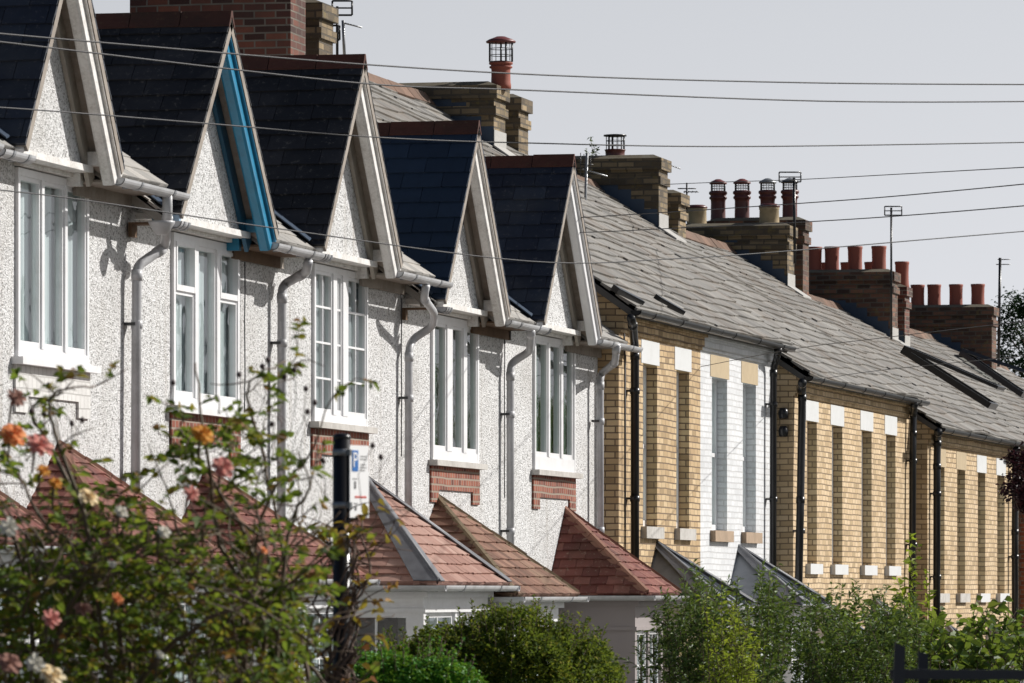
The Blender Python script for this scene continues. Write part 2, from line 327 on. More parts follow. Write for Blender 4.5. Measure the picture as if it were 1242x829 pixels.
def clip(poly, conv):
    """clip 2D poly by convex polygon (counter-clockwise)"""
    out = poly
    for (ax, ay), (bx, by) in zip(conv, conv[1:]+conv[:1]):
        if not out: return out
        ins = lambda p: (bx-ax)*(p[1]-ay)-(by-ay)*(p[0]-ax) >= -1e-9
        new = []
        for p, q in zip(out, out[1:]+out[:1]):
            ip, iq = ins(p), ins(q)
            if ip: new.append(p)
            if ip != iq:
                d1 = (bx-ax)*(p[1]-ay)-(by-ay)*(p[0]-ax); d2 = (bx-ax)*(q[1]-ay)-(by-ay)*(q[0]-ax)
                t = d1/(d1-d2); new.append((p[0]+(q[0]-p[0])*t, p[1]+(q[1]-p[1])*t))
        out = new
    return out
def tiles(mb, O, u, v, poly, gauge, width, thick=.012, lift=.016, jit=.006, gap=.004, sag=0, drop=.0, seed=1, deckmi=1, wave=0, skew=.8):
    """courses of separate slates or tiles on the plane O + a*u + b*v, clipped to poly"""
    rnd = random.Random(seed)
    u, v, O = Vector(u).normalized(), Vector(v).normalized(), Vector(O); n = u.cross(v).normalized()
    if n.z < 0: n = -n
    area = sum(p[0]*q[1]-q[0]*p[1] for p, q in zip(poly, poly[1:]+poly[:1]))
    if area < 0: poly = poly[::-1]
    flip = u.cross(v).dot(n) < 0
    us = [p[0] for p in poly]; vs = [p[1] for p in poly]
    def pt(a, b, h):
        sg = sag*(noise.noise((O+u*a+v*b)*.45)) if sag else 0
        return O+u*a+v*b+n*(h+sg)
    r0 = math.floor(min(vs)/gauge)-1; r1 = math.ceil(max(vs)/gauge)+1
    for r in range(r0, r1):
        c0 = math.floor(min(us)/width)-1; c1 = math.ceil(max(us)/width)+1
        ro = (r % 2)*.5*width+rnd.uniform(-.02,.02)
        for c in range(c0, c1+1):
            a0 = c*width+ro; jj = rnd.uniform(-jit, jit)-(drop if rnd.random() < .03 else 0)
            wf_ = lambda a_: wave*gauge*(math.sin(a_*1.7+r*.8)+.6*math.sin(a_*4.3+r*2.1)); wv = wf_(a0); wr = wf_(a0+width)
            b0 = r*gauge+jj; b1 = (r+1)*gauge+gauge*.5
            sk = rnd.uniform(-jit, jit)*skew
            q = clip([(a0+gap/2, b0+sk+wv), (a0+width-gap/2, b0-sk+wr), (a0+width-gap/2, b1+wr), (a0+gap/2, b1+wv)], poly)
            if len(q) < 3: continue
            lf = lift*rnd.uniform(.93,1.07); L = b1-b0; tw = rnd.uniform(-.001,.001)
            top = [pt(a, b, thick+lf*(1-(b-b0)/L)+tw*(a-a0)/width) for a, b in q]
            bot = [pt(a, b, -.004) for a, b in q]; k = len(q)
            f = [tuple(range(k))]+[(i, i+k, (i+1)%k+k, (i+1)%k) for i in range(k)]
            if flip: f = [tuple(reversed(x)) for x in f]
            mb.mi = 0; mb.solid(top+bot, f)
    # deck below the slates
    mb.mi = deckmi; k = len(poly)
    top = [O+u*a+v*b-n*.006-n*(sag*.5) for a, b in poly]; bot = [p-n*.07 for p in top]
    f = [tuple(range(k)), tuple(reversed(range(k, 2*k)))]+[(i, i+k, (i+1)%k+k, (i+1)%k) for i in range(k)]
    if flip: f = [tuple(reversed(x)) for x in f]
    mb.solid(top+bot, f); mb.mi = 0
def ridge_run(mb, a, b, size=.13, seg=.45, up=(0,0,1), rnd=random, ang=None):
    """run of angled ridge tiles from a to b"""
    a, b = Vector(a), Vector(b); d = (b-a); L = d.length; d.normalize(); up = Vector(up); sd = d.cross(up).normalized(); up = sd.cross(d).normalized()
    n = max(1, int(round(L/seg))); h = size*(ang if ang else .95)
    for i in range(n):
        p = a+d*(L*i/n); q = a+d*(L*(i+1)/n*1.0-.008); z = rnd.uniform(-.006,.006)
        prof = [(-size,-h),(-size*.5,-h*.36),(-.02,.02),(.02,.02),(size*.5,-h*.36),(size,-h),(size*.86,-h-.02),(0,-.03),(-size*.86,-h-.02)]
        pa = [p+sd*x+up*(y+z) for x, y in prof]; mb.prism(pa, (q-p))
def wall_open(mb, X, y0, y1, z0, z1, opens, rev=.11, step=None):
    """front wall sheet facing +x with openings (ya,yb,za,zb) and their reveals"""
    ys = sorted({y0, y1, *[o[0] for o in opens], *[o[1] for o in opens]}); zs = sorted({z0, z1, *[o[2] for o in opens], *[o[3] for o in opens]})
    for a, b in zip(ys, ys[1:]):
        for c, d in zip(zs, zs[1:]):
            my, mz = (a+b)/2, (c+d)/2
            if any(o[0] < my < o[1] and o[2] < mz < o[3] for o in opens): continue
            mb.face([(X,a,c),(X,b,c),(X,b,d),(X,a,d)])
    for a, b, c, d in opens:
        mb.face([(X,a,c),(X,a,d),(X-rev,a,d),(X-rev,a,c)]); mb.face([(X,b,c),(X-rev,b,c),(X-rev,b,d),(X,b,d)])
        mb.face([(X,a,d),(X,b,d),(X-rev,b,d),(X-rev,a,d)]); mb.face([(X,a,c),(X-rev,a,c),(X-rev,b,c),(X,b,c)])
def gutter_run(y0, y1, X, z, mat, parent, r=.062, joints=2, name='gutter', slope=0.0):
    mb = MB(); n = 10; prof = []
    for i in range(n+1):
        t = math.pi*i/n; prof.append((-math.cos(t)*r, -math.sin(t)*r))
    prof += [(x*.86, y*.86) for x, y in reversed(prof)]
    mb.prism([(X+x, y0, z+y) for x, y in prof], (0, y1-y0, slope))
    for yy in (y0, y1-.006):
        mb.prism([(X+x*.97, yy, z+y*.97) for x, y in prof[:n+1]], (0, .006, 0))
    for j in range(joints):
        yy = y0+(y1-y0)*(j+.5)/joints
        q = [(x*1.1, y*1.1) for x, y in prof[:n+1]]+[(x*1.0, y*1.0) for x, y in reversed(prof[:n+1])]
        mb.mi = 1; mb.prism([(X+x, yy, z+y) for x, y in q], (0, .05, 0)); mb.mi = 0
        mb.mi = 1; mb.box(X-r-.05, X-r, yy, yy+.03, z-.05, z-.01); mb.mi = 0
    o = mb.build(name, [mat, M['gutter'] if mat is not M['black'] else M['black']], parent); return o
def gutter_x(x0, x1, Y, z, mat, parent, r=.06):
    mb = MB(); n = 10
    prof = [(-math.cos(math.pi*i/n)*r, -math.sin(math.pi*i/n)*r) for i in range(n+1)]
    prof += [(x*.86, y*.86) for x, y in reversed(prof)]
    mb.prism([(x0, Y+x, z+y) for x, y in prof], (x1-x0, 0, 0))
    return mb.build('gutter', mat, parent)
def pipe(pts, r, mat, parent, clips=(), name='downpipe', out=.02):
    mb = MB()
    # soften corners
    P_ = [Vector(p) for p in pts]; q = [P_[0]]
    for a, b, c in zip(P_, P_[1:], P_[2:]):
        l = min(.06, (b-a).length*.4, (c-b).length*.4); q += [b-(b-a).normalized()*l, b-(b-a).normalized()*l*.3+(c-b).normalized()*l*.3, b+(c-b).normalized()*l]
    q.append(P_[-1]); mb.tube(q, r, 12)
    for a, b in zip(P_, P_[1:]):   # socket collars
        if (b-a).length > .25:
            d = (b-a).normalized(); mb.tube([a+d*.03, a+d*.12], r*1.14, 12)
    a, b = P_[-2], P_[-1]
    L = abs(a.z-b.z); k = int(L/1.2)+1
    for i in range(k):
        z = a.z-.45-i*1.25
        if z < b.z+.1: break
        mb.tube([(a.x, a.y, z), (a.x, a.y, z-.07)], r*1.18, 12)
        mb.mi = 1; mb.box(a.x-.09, a.x+.0, a.y-r*1.6, a.y+r*1.6, z-.045, z-.02); mb.mi = 0
    return mb.build(name, [mat, M['black']], parent)

# ------------------------------------------------------------------ windows
def curtain_mb(X, y0, y1, z0, z1, amp=.02, wl=.11):
    mb = MB(); n = max(8, int((y1-y0)/wl*6)); pts = []
    for i in range(n+1):
        y = y0+(y1-y0)*i/n; pts.append((X+amp*math.sin(2*math.pi*(y-y0)/wl+math.sin(y*7)), y))
    v = [(x, y, z0) for x, y in pts]+[(x, y, z1) for x, y in pts]
    mb.solid(v, [(i, i+1, i+n+2, i+n+1) for i in range(n)], True); return mb
def casement(parent, y0, y1, z0, z1, X, lights, fr=.06, bars=None, vents=(), mat=None, cur='curtain', proj=.03, bottom=.08):
    """timber window: outer frame, mullions, sashes; lights = list of (fraction start, end)"""
    mat = mat or M['white']; w = bpy.data.objects.new('window', None)
    fb = MB(); xa, xb = X-.06, X+proj
    fb.box(xa, xb, y0, y0+fr, z0, z1); fb.box(xa, xb, y1-fr, y1, z0, z1)
    fb.box(xa, xb-.002, y0+fr, y1-fr, z1-fr*1.2, z1); fb.box(xa, xb-.002, y0+fr, y1-fr, z0, z0+bottom)
    W = y1-y0-2*fr; ya = y0+fr; n = len(lights)
    for i, (a, b) in enumerate(lights):
        if i: m0 = ya+W*lights[i-1][1]; m1 = ya+W*a; fb.box(xa, xb+.004, m0, m1, z0+bottom, z1-fr*1.2)
    win = fb.build('window', mat, parent)
    gb = MB(); sb = MB()
    for i, (a, b) in enumerate(lights):
        l0, l1 = ya+W*a, ya+W*b; c0, c1 = z0+bottom, z1-fr*1.2; s = .032
        zz = [(c0, c1)]
        if i in vents: zz = [(c0, c1-.42), (c1-.42, c1)]
        for d0, d1 in zz:
            xs0, xs1 = X-.035, X+proj-.012+(.02 if len(zz) == 2 and d1 == c1 else 0)
            sb.box(xs0, xs1, l0, l0+s, d0, d1); sb.box(xs0, xs1, l1-s, l1, d0, d1)
            sb.box(xs0, xs1-.002, l0+s, l1-s, d1-s, d1); sb.box(xs0, xs1-.002, l0+s, l1-s, d0, d0+s*1.6)
            if bars:
                nc, nr = bars
                for k in range(1, nc): y = l0+(l1-l0)*k/nc; sb.box(xs0+.01, xs1-.006, y-.01, y+.01, d0+s, d1-s)
                for k in range(1, nr): z = d0+(d1-d0)*k/nr; sb.box(xs0+.012, xs1-.004, l0+s, l1-s, z-.01, z+.01)
            gb.face([(X-.012, l0+s*.6, d0), (X-.012, l1-s*.6, d0), (X-.012, l1-s*.6, d1), (X-.012, l0+s*.6, d1)])
    sb.build('sash', mat, win); gb.build('pane', M['glass'], win)
    if cur:
        curtain_mb(X-.075, y0+.02, y1-.02, z0+.02, z1, .012, .12).build('curtain', M[cur], win)
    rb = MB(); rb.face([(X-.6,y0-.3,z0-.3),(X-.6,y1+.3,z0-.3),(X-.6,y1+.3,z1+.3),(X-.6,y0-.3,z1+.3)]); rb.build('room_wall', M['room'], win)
    return win

# ------------------------------------------------------------------ setting: ground, road, pavement
def strip(name, x0, x1, dz, mat, xs=None, n=60):
    mb = MB(); ys = [-120, -60, 10, 28, 45, 54, 62, 75, 86, 97, 112, 130, 250, 500, 1200]
    v = []; 
    for y in ys: v += [(x0, y, ground_z(y)+dz), (x1, y, ground_z(y)+dz)]
    mb.solid(v, [(2*i, 2*i+1, 2*i+3, 2*i+2) for i in range(len(ys)-1)])
    return tag(mb.build(name, mat), None, None, kind='structure')
strip('ground', -600, 600, 0, M['soil'])
strip('pavement', 3.4, 5.2, .11, M['paving'])
kb = MB()
strip('road', 5.36, 11.2, .006, M['asphalt'])
strip('kerb', 5.2, 5.36, .12, M['concrete'])
strip('far_pavement', 11.4, 13.0, .11, M['paving'])
strip('far_kerb', 11.2, 11.4, .12, M['concrete'])

# ------------------------------------------------------------------ shared pieces
def wall_body(mb, X0, y0, y1, zt, opens, rev, ridge, slope_eave, gz=None, xb=-8.3, near=True):
    """closed house shell: front with openings, gable ends, back"""
    zb = (ground_z(y0)-.5) if gz is None else gz
    wall_open(mb, X0, y0, y1, zb, zt, opens, rev)
    rx, rz = ridge; ex, ez = slope_eave; m = (rz-ez)/(ex-rx)
    zf = ez+(ex-X0)*m-.1
    zbk = rz-(rx-xb)*m-.1
    for y, sgn in ((y0, -1), (y1, 1)):
        pts = [(xb,y,zb),(X0,y,zb),(X0,y,zf),(rx,y,rz-.1),(xb,y,zbk)]
        mb.face(pts if sgn < 0 else pts[::-1])
    mb.face([(xb,y1,zb),(xb,y0,zb),(xb,y0,zbk),(xb,y1,zbk)])
def front_slope(y0, y1, ex, ez, rx, rz):
    """returns origin, u, v, and slope length for the street-side roof slope"""
    O = Vector((ex, y0, ez)); u = Vector((0,1,0)); v = Vector((rx-ex, 0, rz-ez)); return O, u, v.normalized(), v.length
def stack(parent, x0, x1, y0, y1, z0, z1, mat, corbel=True, roofm=.716, ridge=(-4, 9), apron=True, name='chimney'):
    mb = MB(); c = .035
    if corbel:
        mb.box(x0, x1, y0, y1, z0, z1-.42); mb.box(x0-c, x1+c, y0-c, y1+c, z1-.42, z1-.30)
        mb.box(x0-.003, x1+.003, y0-.003, y1+.003, z1-.30, z1-.2); mb.box(x0-c*1.5, x1+c*1.5, y0-c*1.5, y1+c*1.5, z1-.2, z1-.03)
    else: mb.box(x0, x1, y0, y1, z0, z1-.03)
    # sloped mortar flaunching
    e = c*1.2; mb.mi = 1
    mb.solid([(x0-e,y0-e,z1-.03),(x1+e,y0-e,z1-.03),(x1+e,y1+e,z1-.03),(x0-e,y1+e,z1-.03),(x0+.1,y0+.1,z1+.03),(x1-.1,y0+.1,z1+.03),(x1-.1,y1-.1,z1+.03),(x0+.1,y1-.1,z1+.03)],
             [(0,1,5,4),(1,2,6,5),(2,3,7,6),(3,0,4,7),(4,5,6,7)]); mb.mi = 0
    ch = mb.build(name, [mat, M['flaunch']], parent)
    # stepped dark flashing on the side facing up the street, pale apron in front
    fb = MB(); rx, rz = ridge
    zr = lambda x: rz-abs(x-rx)*roofm
    for yy, d in ((y0-.006, -1),):
        x = x0
        while x < x1-.01:
            xe = min(x+.2, x1); lo = min(zr(x), zr(xe))-.12; hi = max(zr(x), zr(xe))+.17+.05*random.random()
            fb.box(x+.001, xe, min(yy, yy+.012), max(yy, yy+.012), lo, hi); x = xe
    fb.build('side_flashing', M['leaddark'], ch)
    if apron:
        ab = MB(); zz = zr(x1); ab.box(x1+.003, x1+.012, y0-.02, y1+.02, zz-.1, zz+.26)
        ab.prism([(x1+.01,y0-.06,zz+.035),(x1+.28,y0-.06,zz+.035-.27*roofm),(x1+.28,y0-.06,zz+.06-.27*roofm),(x1+.01,y0-.06,zz+.06)], (0, y1-y0+.12, 0))
        ab.build('front_flashing', M['leadwhite'], ch)
    return ch

def roll_pot(ch, c, r, h, mat, cap=None, name='chimney_pot'):
    mb = MB(); c = Vector(c)
    mb.lathe(c, [(r*1.0,-.06),(r*1.0,0),(r*.93,.12*h),(r*.90,h*.5),(r*.93,h*.86),(r*.99,h*.93),(r*.99,h),(r*.85,h),(r*.8,h*.8)], 22)
    p = mb.build(name, mat, ch); return p
def tall_pot(ch, c, r, h, mat):
    mb = MB()
    mb.lathe(c, [(r*1.0,-.06),(r*1.0,0),(r*.95,.03),(r*.92,h*.62),(r*.95,h*.7),(r*1.12,h*.74),(r*1.12,h*.80),(r*.98,h*.82),(r*.98,h*.86),(r*1.16,h*.90),(r*1.16,h*.97),(r*1.0,h),(r*.8,h),(r*.78,h*.8)], 22)
    return mb.build('chimney_pot', mat, ch)
def mesh_cap(ch, c, r, h, mat, flat=False, n=12):
    c = Vector(c); mb = MB()
    for k in range(n):
        t = 2*math.pi*k/n; mb.tube([c+Vector((r*math.cos(t), r*math.sin(t), 0)), c+Vector((r*math.cos(t), r*math.sin(t), h))], .005 if k % 4 else .014, 5)
    for q in (0, .33, .66, 1): mb.tube([c+Vector((r*math.cos(2*math.pi*j/16), r*math.sin(2*math.pi*j/16), h*q)) for j in range(17)], .005, 5, False)
    R1 = r*1.28
    if flat: mb.mi = 1; mb.lathe(c+Vector((0,0,h)), [(R1,0),(R1,.02),(R1*.4,.03),(.001,.035)], 20)
    else: mb.mi = 1; mb.lathe(c+Vector((0,0,h)), [(R1,-.01),(R1*1.03,.010),(R1*.8,.035),(R1*.45,.06),(R1*.3,.072),(.001,.078)], 22)
    return mb.build('cowl', [M['black'], mat], ch)

# ------------------------------------------------------------------ pebbledash houses
YK = [36.0+.03+4.715*k for k in range(0, 7)]        # party lines, house 0 .. 5
YK = [40.74+4.715*(k-1) for k in range(7)]
EAV = [6.40, 6.37, 6.13, 6.13, 5.88, 5.88]
RX = -4.0; MS = .716
bay_spec = [  # apex pixel x or None, half width, projection, eave z, apex z, tile material, hip style
    (None, 1.5, 1.07, 3.35, 4.35, 'clay', 'tile'), (72, 1.5, 1.07, 3.22, 4.18, 'clay', 'tile'), (249, 1.5, 1.07, 3.13, 4.05, 'clay', 'tile'),
    (443, 1.5, 1.08, 3.08, 4.10, 'clayp', 'lead'), (531, 1.45, 1.15, 2.97, 3.97, 'clayb', 'tile'), (686, .95, 1.13, 2.98, 3.93, 'clay', 'tile')]
gable_mats = ['bslate','gslate','bslate','bslate','nslate','gslate']
barge_mats = ['white','oldwhite','blue','oldwhite','oldwhite','white']
labels = ['white pebbledash terraced house at the nearest end, mostly outside the left edge',
    'white pebbledash house with cut off gable and triple window, brickwork under its sill painted white',
    'white pebbledash house with the bright blue barge board on its gable',
    'white pebbledash house with multi pane casement window, pink tiled bay roof and lead hips',
    'white pebbledash house with navy slated gable and mossy brown tiled bay roof',
    'white pebbledash house beside the yellow brick one, with red tiled hipped bay']
def hip_face_tiles(mb, A, B, C_, gauge, width, seed, wave=0, drop=0):
    """tiles on triangle A-B eave, C apex"""
    A, B, C_ = Vector(A), Vector(B), Vector(C_); u = (B-A).normalized(); w = C_-A; v = (w-u*w.dot(u)).normalized()
    tiles(mb, A, u, v, [(0,0), ((B-A).length, 0), (w.dot(u), w.dot(v))], gauge, width, .014, .027, .008, .004, seed=seed, wave=wave, drop=drop)
def bay(parent, Yc, w, p, ze, za, tm, hips, style, seed=0, X0=0.0, body='white'):
    fd = .37 if style == 'panel' else .24
    gz = ground_z(Yc)-.3; q = .17; wb = w-q; pb = X0+p-q
    A = (X0-.02, Yc-w, ze); B = (X0+p, Yc-w, ze); C_ = (X0+p, Yc+w, ze); D = (X0-.02, Yc+w, ze); T = (X0-.02, Yc, za)
    rb = MB()
    if not tm.startswith('lead'):
        hip_face_tiles(rb, A, B, T, .135, .19, seed, wave=.0, drop=.01)
        hip_face_tiles(rb, B, C_, T, .135, .19, seed+5, drop=.01)
        hip_face_tiles(rb, C_, D, T, .135, .19, seed+9)
    else:
        for a, b in ((A,B),(B,C_),(C_,D)):
            rb.face([a, b, T])
        rb.face([A, D, C_, B])
        for t in (.25, .5, .75):
            s0 = Vector(B).lerp(Vector(C_), t); rb.bar(s0+Vector((0,0,.02)), s0.lerp(Vector(T), .8)+Vector((0,0,.02)), .03, .03)
    roof = rb.build('bay_roof', [M[tm], M['dark']] if not tm.startswith('lead') else M[tm], parent)
    hb = MB()
    up = Vector((0,0,1))
    for c, k in ((B, 0), (C_, 1)):
        c = Vector(c); t = Vector(T); t.z += .0
        if hips == 'lead':
            for o1 in ((A if k == 0 else B), (C_ if k == 0 else D)):
                o1 = Vector(o1); e1 = (o1-c).normalized(); n1 = (t-c).cross(e1).normalized(); n1 = n1 if n1.z > 0 else -n1
                wd_ = (.17 if (k == 0 and o1 == Vector(A)) else .12); tt = c.lerp(t, .985); a_ = c+n1*.048; b_ = tt+n1*.048
                hb.prism([a_, b_, b_+e1*wd_*.35, a_+e1*wd_*1.3], n1*.010)
            hb.tube([c+up*.05, t+up*.05], .026, 8)
        else:
            d = (t-c); ridge_run(hb, c+up*.045, t+up*.04, .062 if k == 0 else .035, .28, up, random, .62)
    hb.build('hip_flashing' if hips == 'lead' else 'hip_tiles', M['leadhip'] if hips == 'lead' else M[tm+'hip'], roof)
    # soaker flashing where the bay roof meets the house wall
    # body: corner posts, panels, fascia
    bb = MB()
    fz = ze-.02
    bb.box(X0-.02, pb, Yc-wb, Yc+wb, fz-fd+.03, fz)                      # frieze
    bb.box(X0-.02, pb+.05, Yc-wb-.05, Yc+wb+.05, fz-.10, fz-.003)     # fascia
    bb.box(X0-.02, pb+.02, Yc-wb-.02, Yc+wb+.02, fz-fd, fz-fd+.04)      # moulding
    zl = fz-1.62
    bb.box(X0-.02, pb, Yc-wb, Yc+wb, gz, zl)
    bb.box(X0-.02, pb+.05, Yc-wb-.05, Yc+wb+.05, zl-.001, zl+.06)
    for yy in (Yc-wb, Yc+wb-.11):
        bb.box(pb-.12, pb-.001, yy, yy+.11, zl+.06, fz-fd); bb.box(X0-.01, X0+.1, yy, yy+.11, zl+.06, fz-fd)
    bb.box(pb-.12, pb-.002, Yc-.04, Yc+.04, zl+.06, fz-fd)
    if style == 'panel':
        bb.box(X0+.1, pb-.12, Yc-wb+.012, Yc-wb+.04, zl+.06, fz-fd)
        for xx in (X0+.42,): bb.box(xx, xx+.015, Yc-wb+.004, Yc-wb+.02, zl, fz-fd)
    body_o = bb.build('bay_wall', M[body], parent)
    # glazing on the front and the near side
    wf = MB(); gb = MB()
    z0, z1 = zl+.06, fz-fd
    def leaf(axis, a0, a1, c, nc=2, nr=3, s=.05):
        def bx(a, b, zz0, zz1, d0=-.03, d1=.0):
            if axis == 'y': wf.box(c+d0, c+d1, a, b, zz0, zz1)
            else: wf.box(a, b, c+d0, c+d1, zz0, zz1)
        bx(a0, a0+s, z0, z1); bx(a1-s, a1, z0, z1); bx(a0+s, a1-s, z0, z0+s, -.03, -.002); bx(a0+s, a1-s, z1-s, z1, -.03, -.002)
        for k in range(1, nc): a = a0+(a1-a0)*k/nc; bx(a-.012, a+.012, z0+s, z1-s, -.025, -.006)
        for k in range(1, nr): z = z0+(z1-z0)*k/nr; bx(a0+s, a1-s, z-.012, z+.012, -.024, -.005)
        g = c-.016
        if axis == 'y': gb.face([(g,a0,z0),(g,a1,z0),(g,a1,z1),(g,a0,z1)])
        else: g = c-.012; gb.face([(a0,g,z0),(a1,g,z0),(a1,g,z1),(a0,g,z1)])
    leaf('y', Yc-wb+.11, Yc-.04, pb-.03); leaf('y', Yc+.04, Yc+wb-.11, pb-.03)
    if style != 'panel': leaf('x', X0+.1, pb-.12, Yc-wb+.03)
    wn = wf.build('bay_window', M['white'], parent); gb.build('pane', M['glass'], wn)
    cm = curtain_mb(pb-.16, Yc-wb+.12, Yc+wb-.12, z0, z1, .015, .09); cm.build('blind', M['curtain'], wn)
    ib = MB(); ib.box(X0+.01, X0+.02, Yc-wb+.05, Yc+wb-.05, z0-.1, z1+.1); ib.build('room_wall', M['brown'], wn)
    gutter_run(Yc-w-.03, Yc+w+.03, X0+p+.045, ze-.005, M['gutterlight'], parent, .055, 2)
    gutter_x(X0, X0+p+.1, Yc-w-.05, ze-.006, M['gutterlight'], parent, .055)
    gutter_x(X0, X0+p+.1, Yc+w+.05, ze-.006, M['gutterlight'], parent, .055)
M['leadhip'] = plain('stained_lead_hip', (.15,.155,.17), .55, .8, (.07,.07,.08), 6, bumpy=.6)
M['clayhip'] = plain('clay_hip_tile', (.27,.125,.085), .8, .6, (.2,.13,.08), 9, bumpy=.5)
M['claybhip'] = plain('mossy_hip_tile', (.20,.145,.085), .9, .8, (.12,.10,.06), 12, bumpy=.8)
M['claypLhip'] = M['clayhip']

for k in range(6):
    y0, y1 = YK[k], YK[k+1]; E = EAV[k]; PT = y1-y0
    H = thing('pebbledash_house', labels[k], 'house', (0, (y0+y1)/2, ground_z(y0)), 'pebbledash terraced houses')
    fr = {0:.425,1:.425,2:.425,3:.425,4:.43,5:.41}[k]
    hw = {0:1.5,1:1.26,2:1.50,3:1.44,4:1.42,5:1.46}[k]; Yg = y0+fr*PT-{0:.1,1:.10,2:.34,3:.44,4:.50,5:.56}[k]; az = E+{0:1.84,1:1.86,2:1.80,3:1.86,4:1.86,5:1.86}[k]
    if k in (2, 3, 4, 5):   # window positions as photographed
        wpx = {2:(207,287), 3:(378,443), 4:(522,578), 5:(646,695)}[k]; wy0, wy1 = PY(wpx[0]), PY(wpx[1])
    elif k == 1: wy0, wy1 = PY(18), PY(104)
    else: wy0, wy1 = y0+.28*PT, y0+.72*PT
    wz0, wz1 = E-1.52, E-.01
    # wall
    mb = MB(); wall_body(mb, 0, y0, y1, E+.0, [(wy0, wy1, wz0, wz1)], .10, (RX, E+MS*4.35), (.35, E), near=True)
    # strip of wall between the eaves and the roof
    mb.face([(0,y0,E),(0,y1,E),(0,y1,E+.16),(0,y0,E+.16)])
    mb.box(-8.3, -8.2, y0, y1, ground_z(y0)-.5, E)
    mb.build('wall', M['dash'], H)
    # gable wall
    g = MB(); sl = (az-E+.02)/hw
    g.prism([(.17, Yg-hw+.06, E+.06), (.17, Yg+hw-.06, E+.06), (.17, Yg+hw-.06, E+.09), (.17, Yg, az-.10), (.17, Yg-hw+.06, E+.09)], (-.36, 0, 0))
    g.build('gable_wall', M['dash'], H)
    lg = MB(); lg.box(-.02, .24, Yg-hw+.12, Yg+hw-.15, E+.005, E+.058); lg.box(-.02, .08, wy0-.02, wy1+.02, E-.03, E+.004)
    lg.build('window_ledge', M['oldwhite'], H)
    # main roof
    ez = E+.0; rz = E+MS*4.35; O, u, v, L = front_slope(y0, y1, .35, ez, RX, rz)
    mr = MB(); vb = .42/v.length/abs(v.x)
    vb = .42/abs(v.x)
    ga, gb_ = Yg-hw-y0, Yg+hw-y0
    tiles(mr, O, u, v, [(0,0),(ga+.02,0),(ga+.02,vb),(0,vb)], .2, .3, seed=k*9+1, sag=.01)
    tiles(mr, O, u, v, [(gb_-.02,0),(PT,0),(PT,vb),(gb_-.02,vb)], .2, .3, seed=k*9+2, sag=.01)
    tiles(mr, O, u, v, [(0,vb),(PT,vb),(PT,L),(0,L)], .2, .3, seed=k*9+3, sag=.01)
    # back slope
    mr.mi = 1; mr.prism([(RX,y0,rz),(RX,y1,rz),(-8.6,y1,rz-MS*4.6),(-8.6,y0,rz-MS*4.6)], (0,0,.03)); mr.mi = 0
    roof = mr.build('roof', [M['slate2'], M['slate']], H)
    rr = MB(); ridge_run(rr, (RX,y0,rz+.08), (RX,y1,rz+.08), .15); rr.build('ridge_tiles', M['ridgeold'], roof)
    # eaves fascia
    for ya_, yb_ in ((y0+.001, Yg-hw), (Yg+hw, y1-.001)):
        fb = MB(); fb.prism([(.02,ya_,E-.16),(.05,ya_,E-.16),(.05,ya_,E-.06),(.3,ya_,E-.06),(.3,ya_,E-.04),(.02,ya_,E-.04)], (0, yb_-ya_, 0))
        fb.build('eaves_board', M['wood'] if k in (2, 4) else M['soffit'], H)
    # gable roof
    gm = MB(); bx = RX+.6; xf = .40; foot = E+.09; m2 = (az-foot)/hw
    for sg in (-1, 1):
        Of = Vector((xf, Yg+sg*hw, foot)); uu = Vector((-1,0,0)); vv = Vector((0,-sg*hw,az-foot)); Lv = vv.length; vv.normalize()
        xb_top = xf-(.35-(az-E)/MS); xb_bot = xf-.28
        tiles(gm, Of, uu, vv, [(-.045,-.06),(xb_bot,-.06),(xb_top+.1,Lv),(-.045,Lv)], .205 if k == 4 else .19, .42 if k == 4 else .36, .012, .02, .004 if k == 4 else .008, .005, seed=k*31+sg, deckmi=1)
    gr = gm.build('gable_roof', [M[gable_mats[k]], M['soffit']], H)
    rr = MB(); ridge_run(rr, (xf+.05, Yg, az+.055), (.35-(az-E)/MS-.1, Yg, az+.055), .095, .46, ang=1.2); rr.build('ridge_tiles', M['ridge'], gr)
    vl = MB()   # valley lead
    for sg in (-1, 1):
        a = Vector((.33, Yg+sg*hw, E+.05)); b = Vector((.35-(az-E)/MS, Yg, az-.0))
        vl.prism([a+Vector((0,sg*.16,.03)), a+Vector((-.02,0,.06)), b+Vector((-.02,0,.04)), b+Vector((0,sg*.16,-.02))], (0,0,.012))
    vl.build('valley_flashing', M['leaddark'], gr)
    # barge boards
    for sg in (-1, 1):
        bm = barge_mats[k]
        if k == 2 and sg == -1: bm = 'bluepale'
        b = MB(); top = Vector((0, Yg, az-.035)); ft = Vector((0, Yg+sg*(hw+.03), foot-.035-.03*m2)); ext = .04
        n = Vector((0, sg*(az-foot), hw)).normalized()
        def slab(xa, xb, o0, o1, cut=0):
            a = top-n*o0; c = ft-n*o0; d = ft-n*o1; e = top-n*o1
            # mitre at the apex on the centre line
            dd = (ft-top).normalized(); a = a+dd*((Yg-a.y)/dd.y); e = e+dd*((Yg-e.y)/dd.y)
            b.prism([(xa, q.y, q.z) for q in (a, c, d, e)], (xb-xa, 0, 0))
        def prof(pts):
            dd = (ft-top).normalized(); A_, B_ = [], []
            for x_, o_ in pts:
                q = top-n*o_; q = q+dd*((Yg-q.y)/dd.y); A_.append((x_, q.y, q.z)); q = ft-n*o_; B_.append((x_, q.y, q.z))
            m_ = len(pts); b.solid(A_+B_, [tuple(reversed(range(m_))), tuple(range(m_, 2*m_))]+[(i_, (i_+1)%m_, (i_+1)%m_+m_, i_+m_) for i_ in range(m_)])
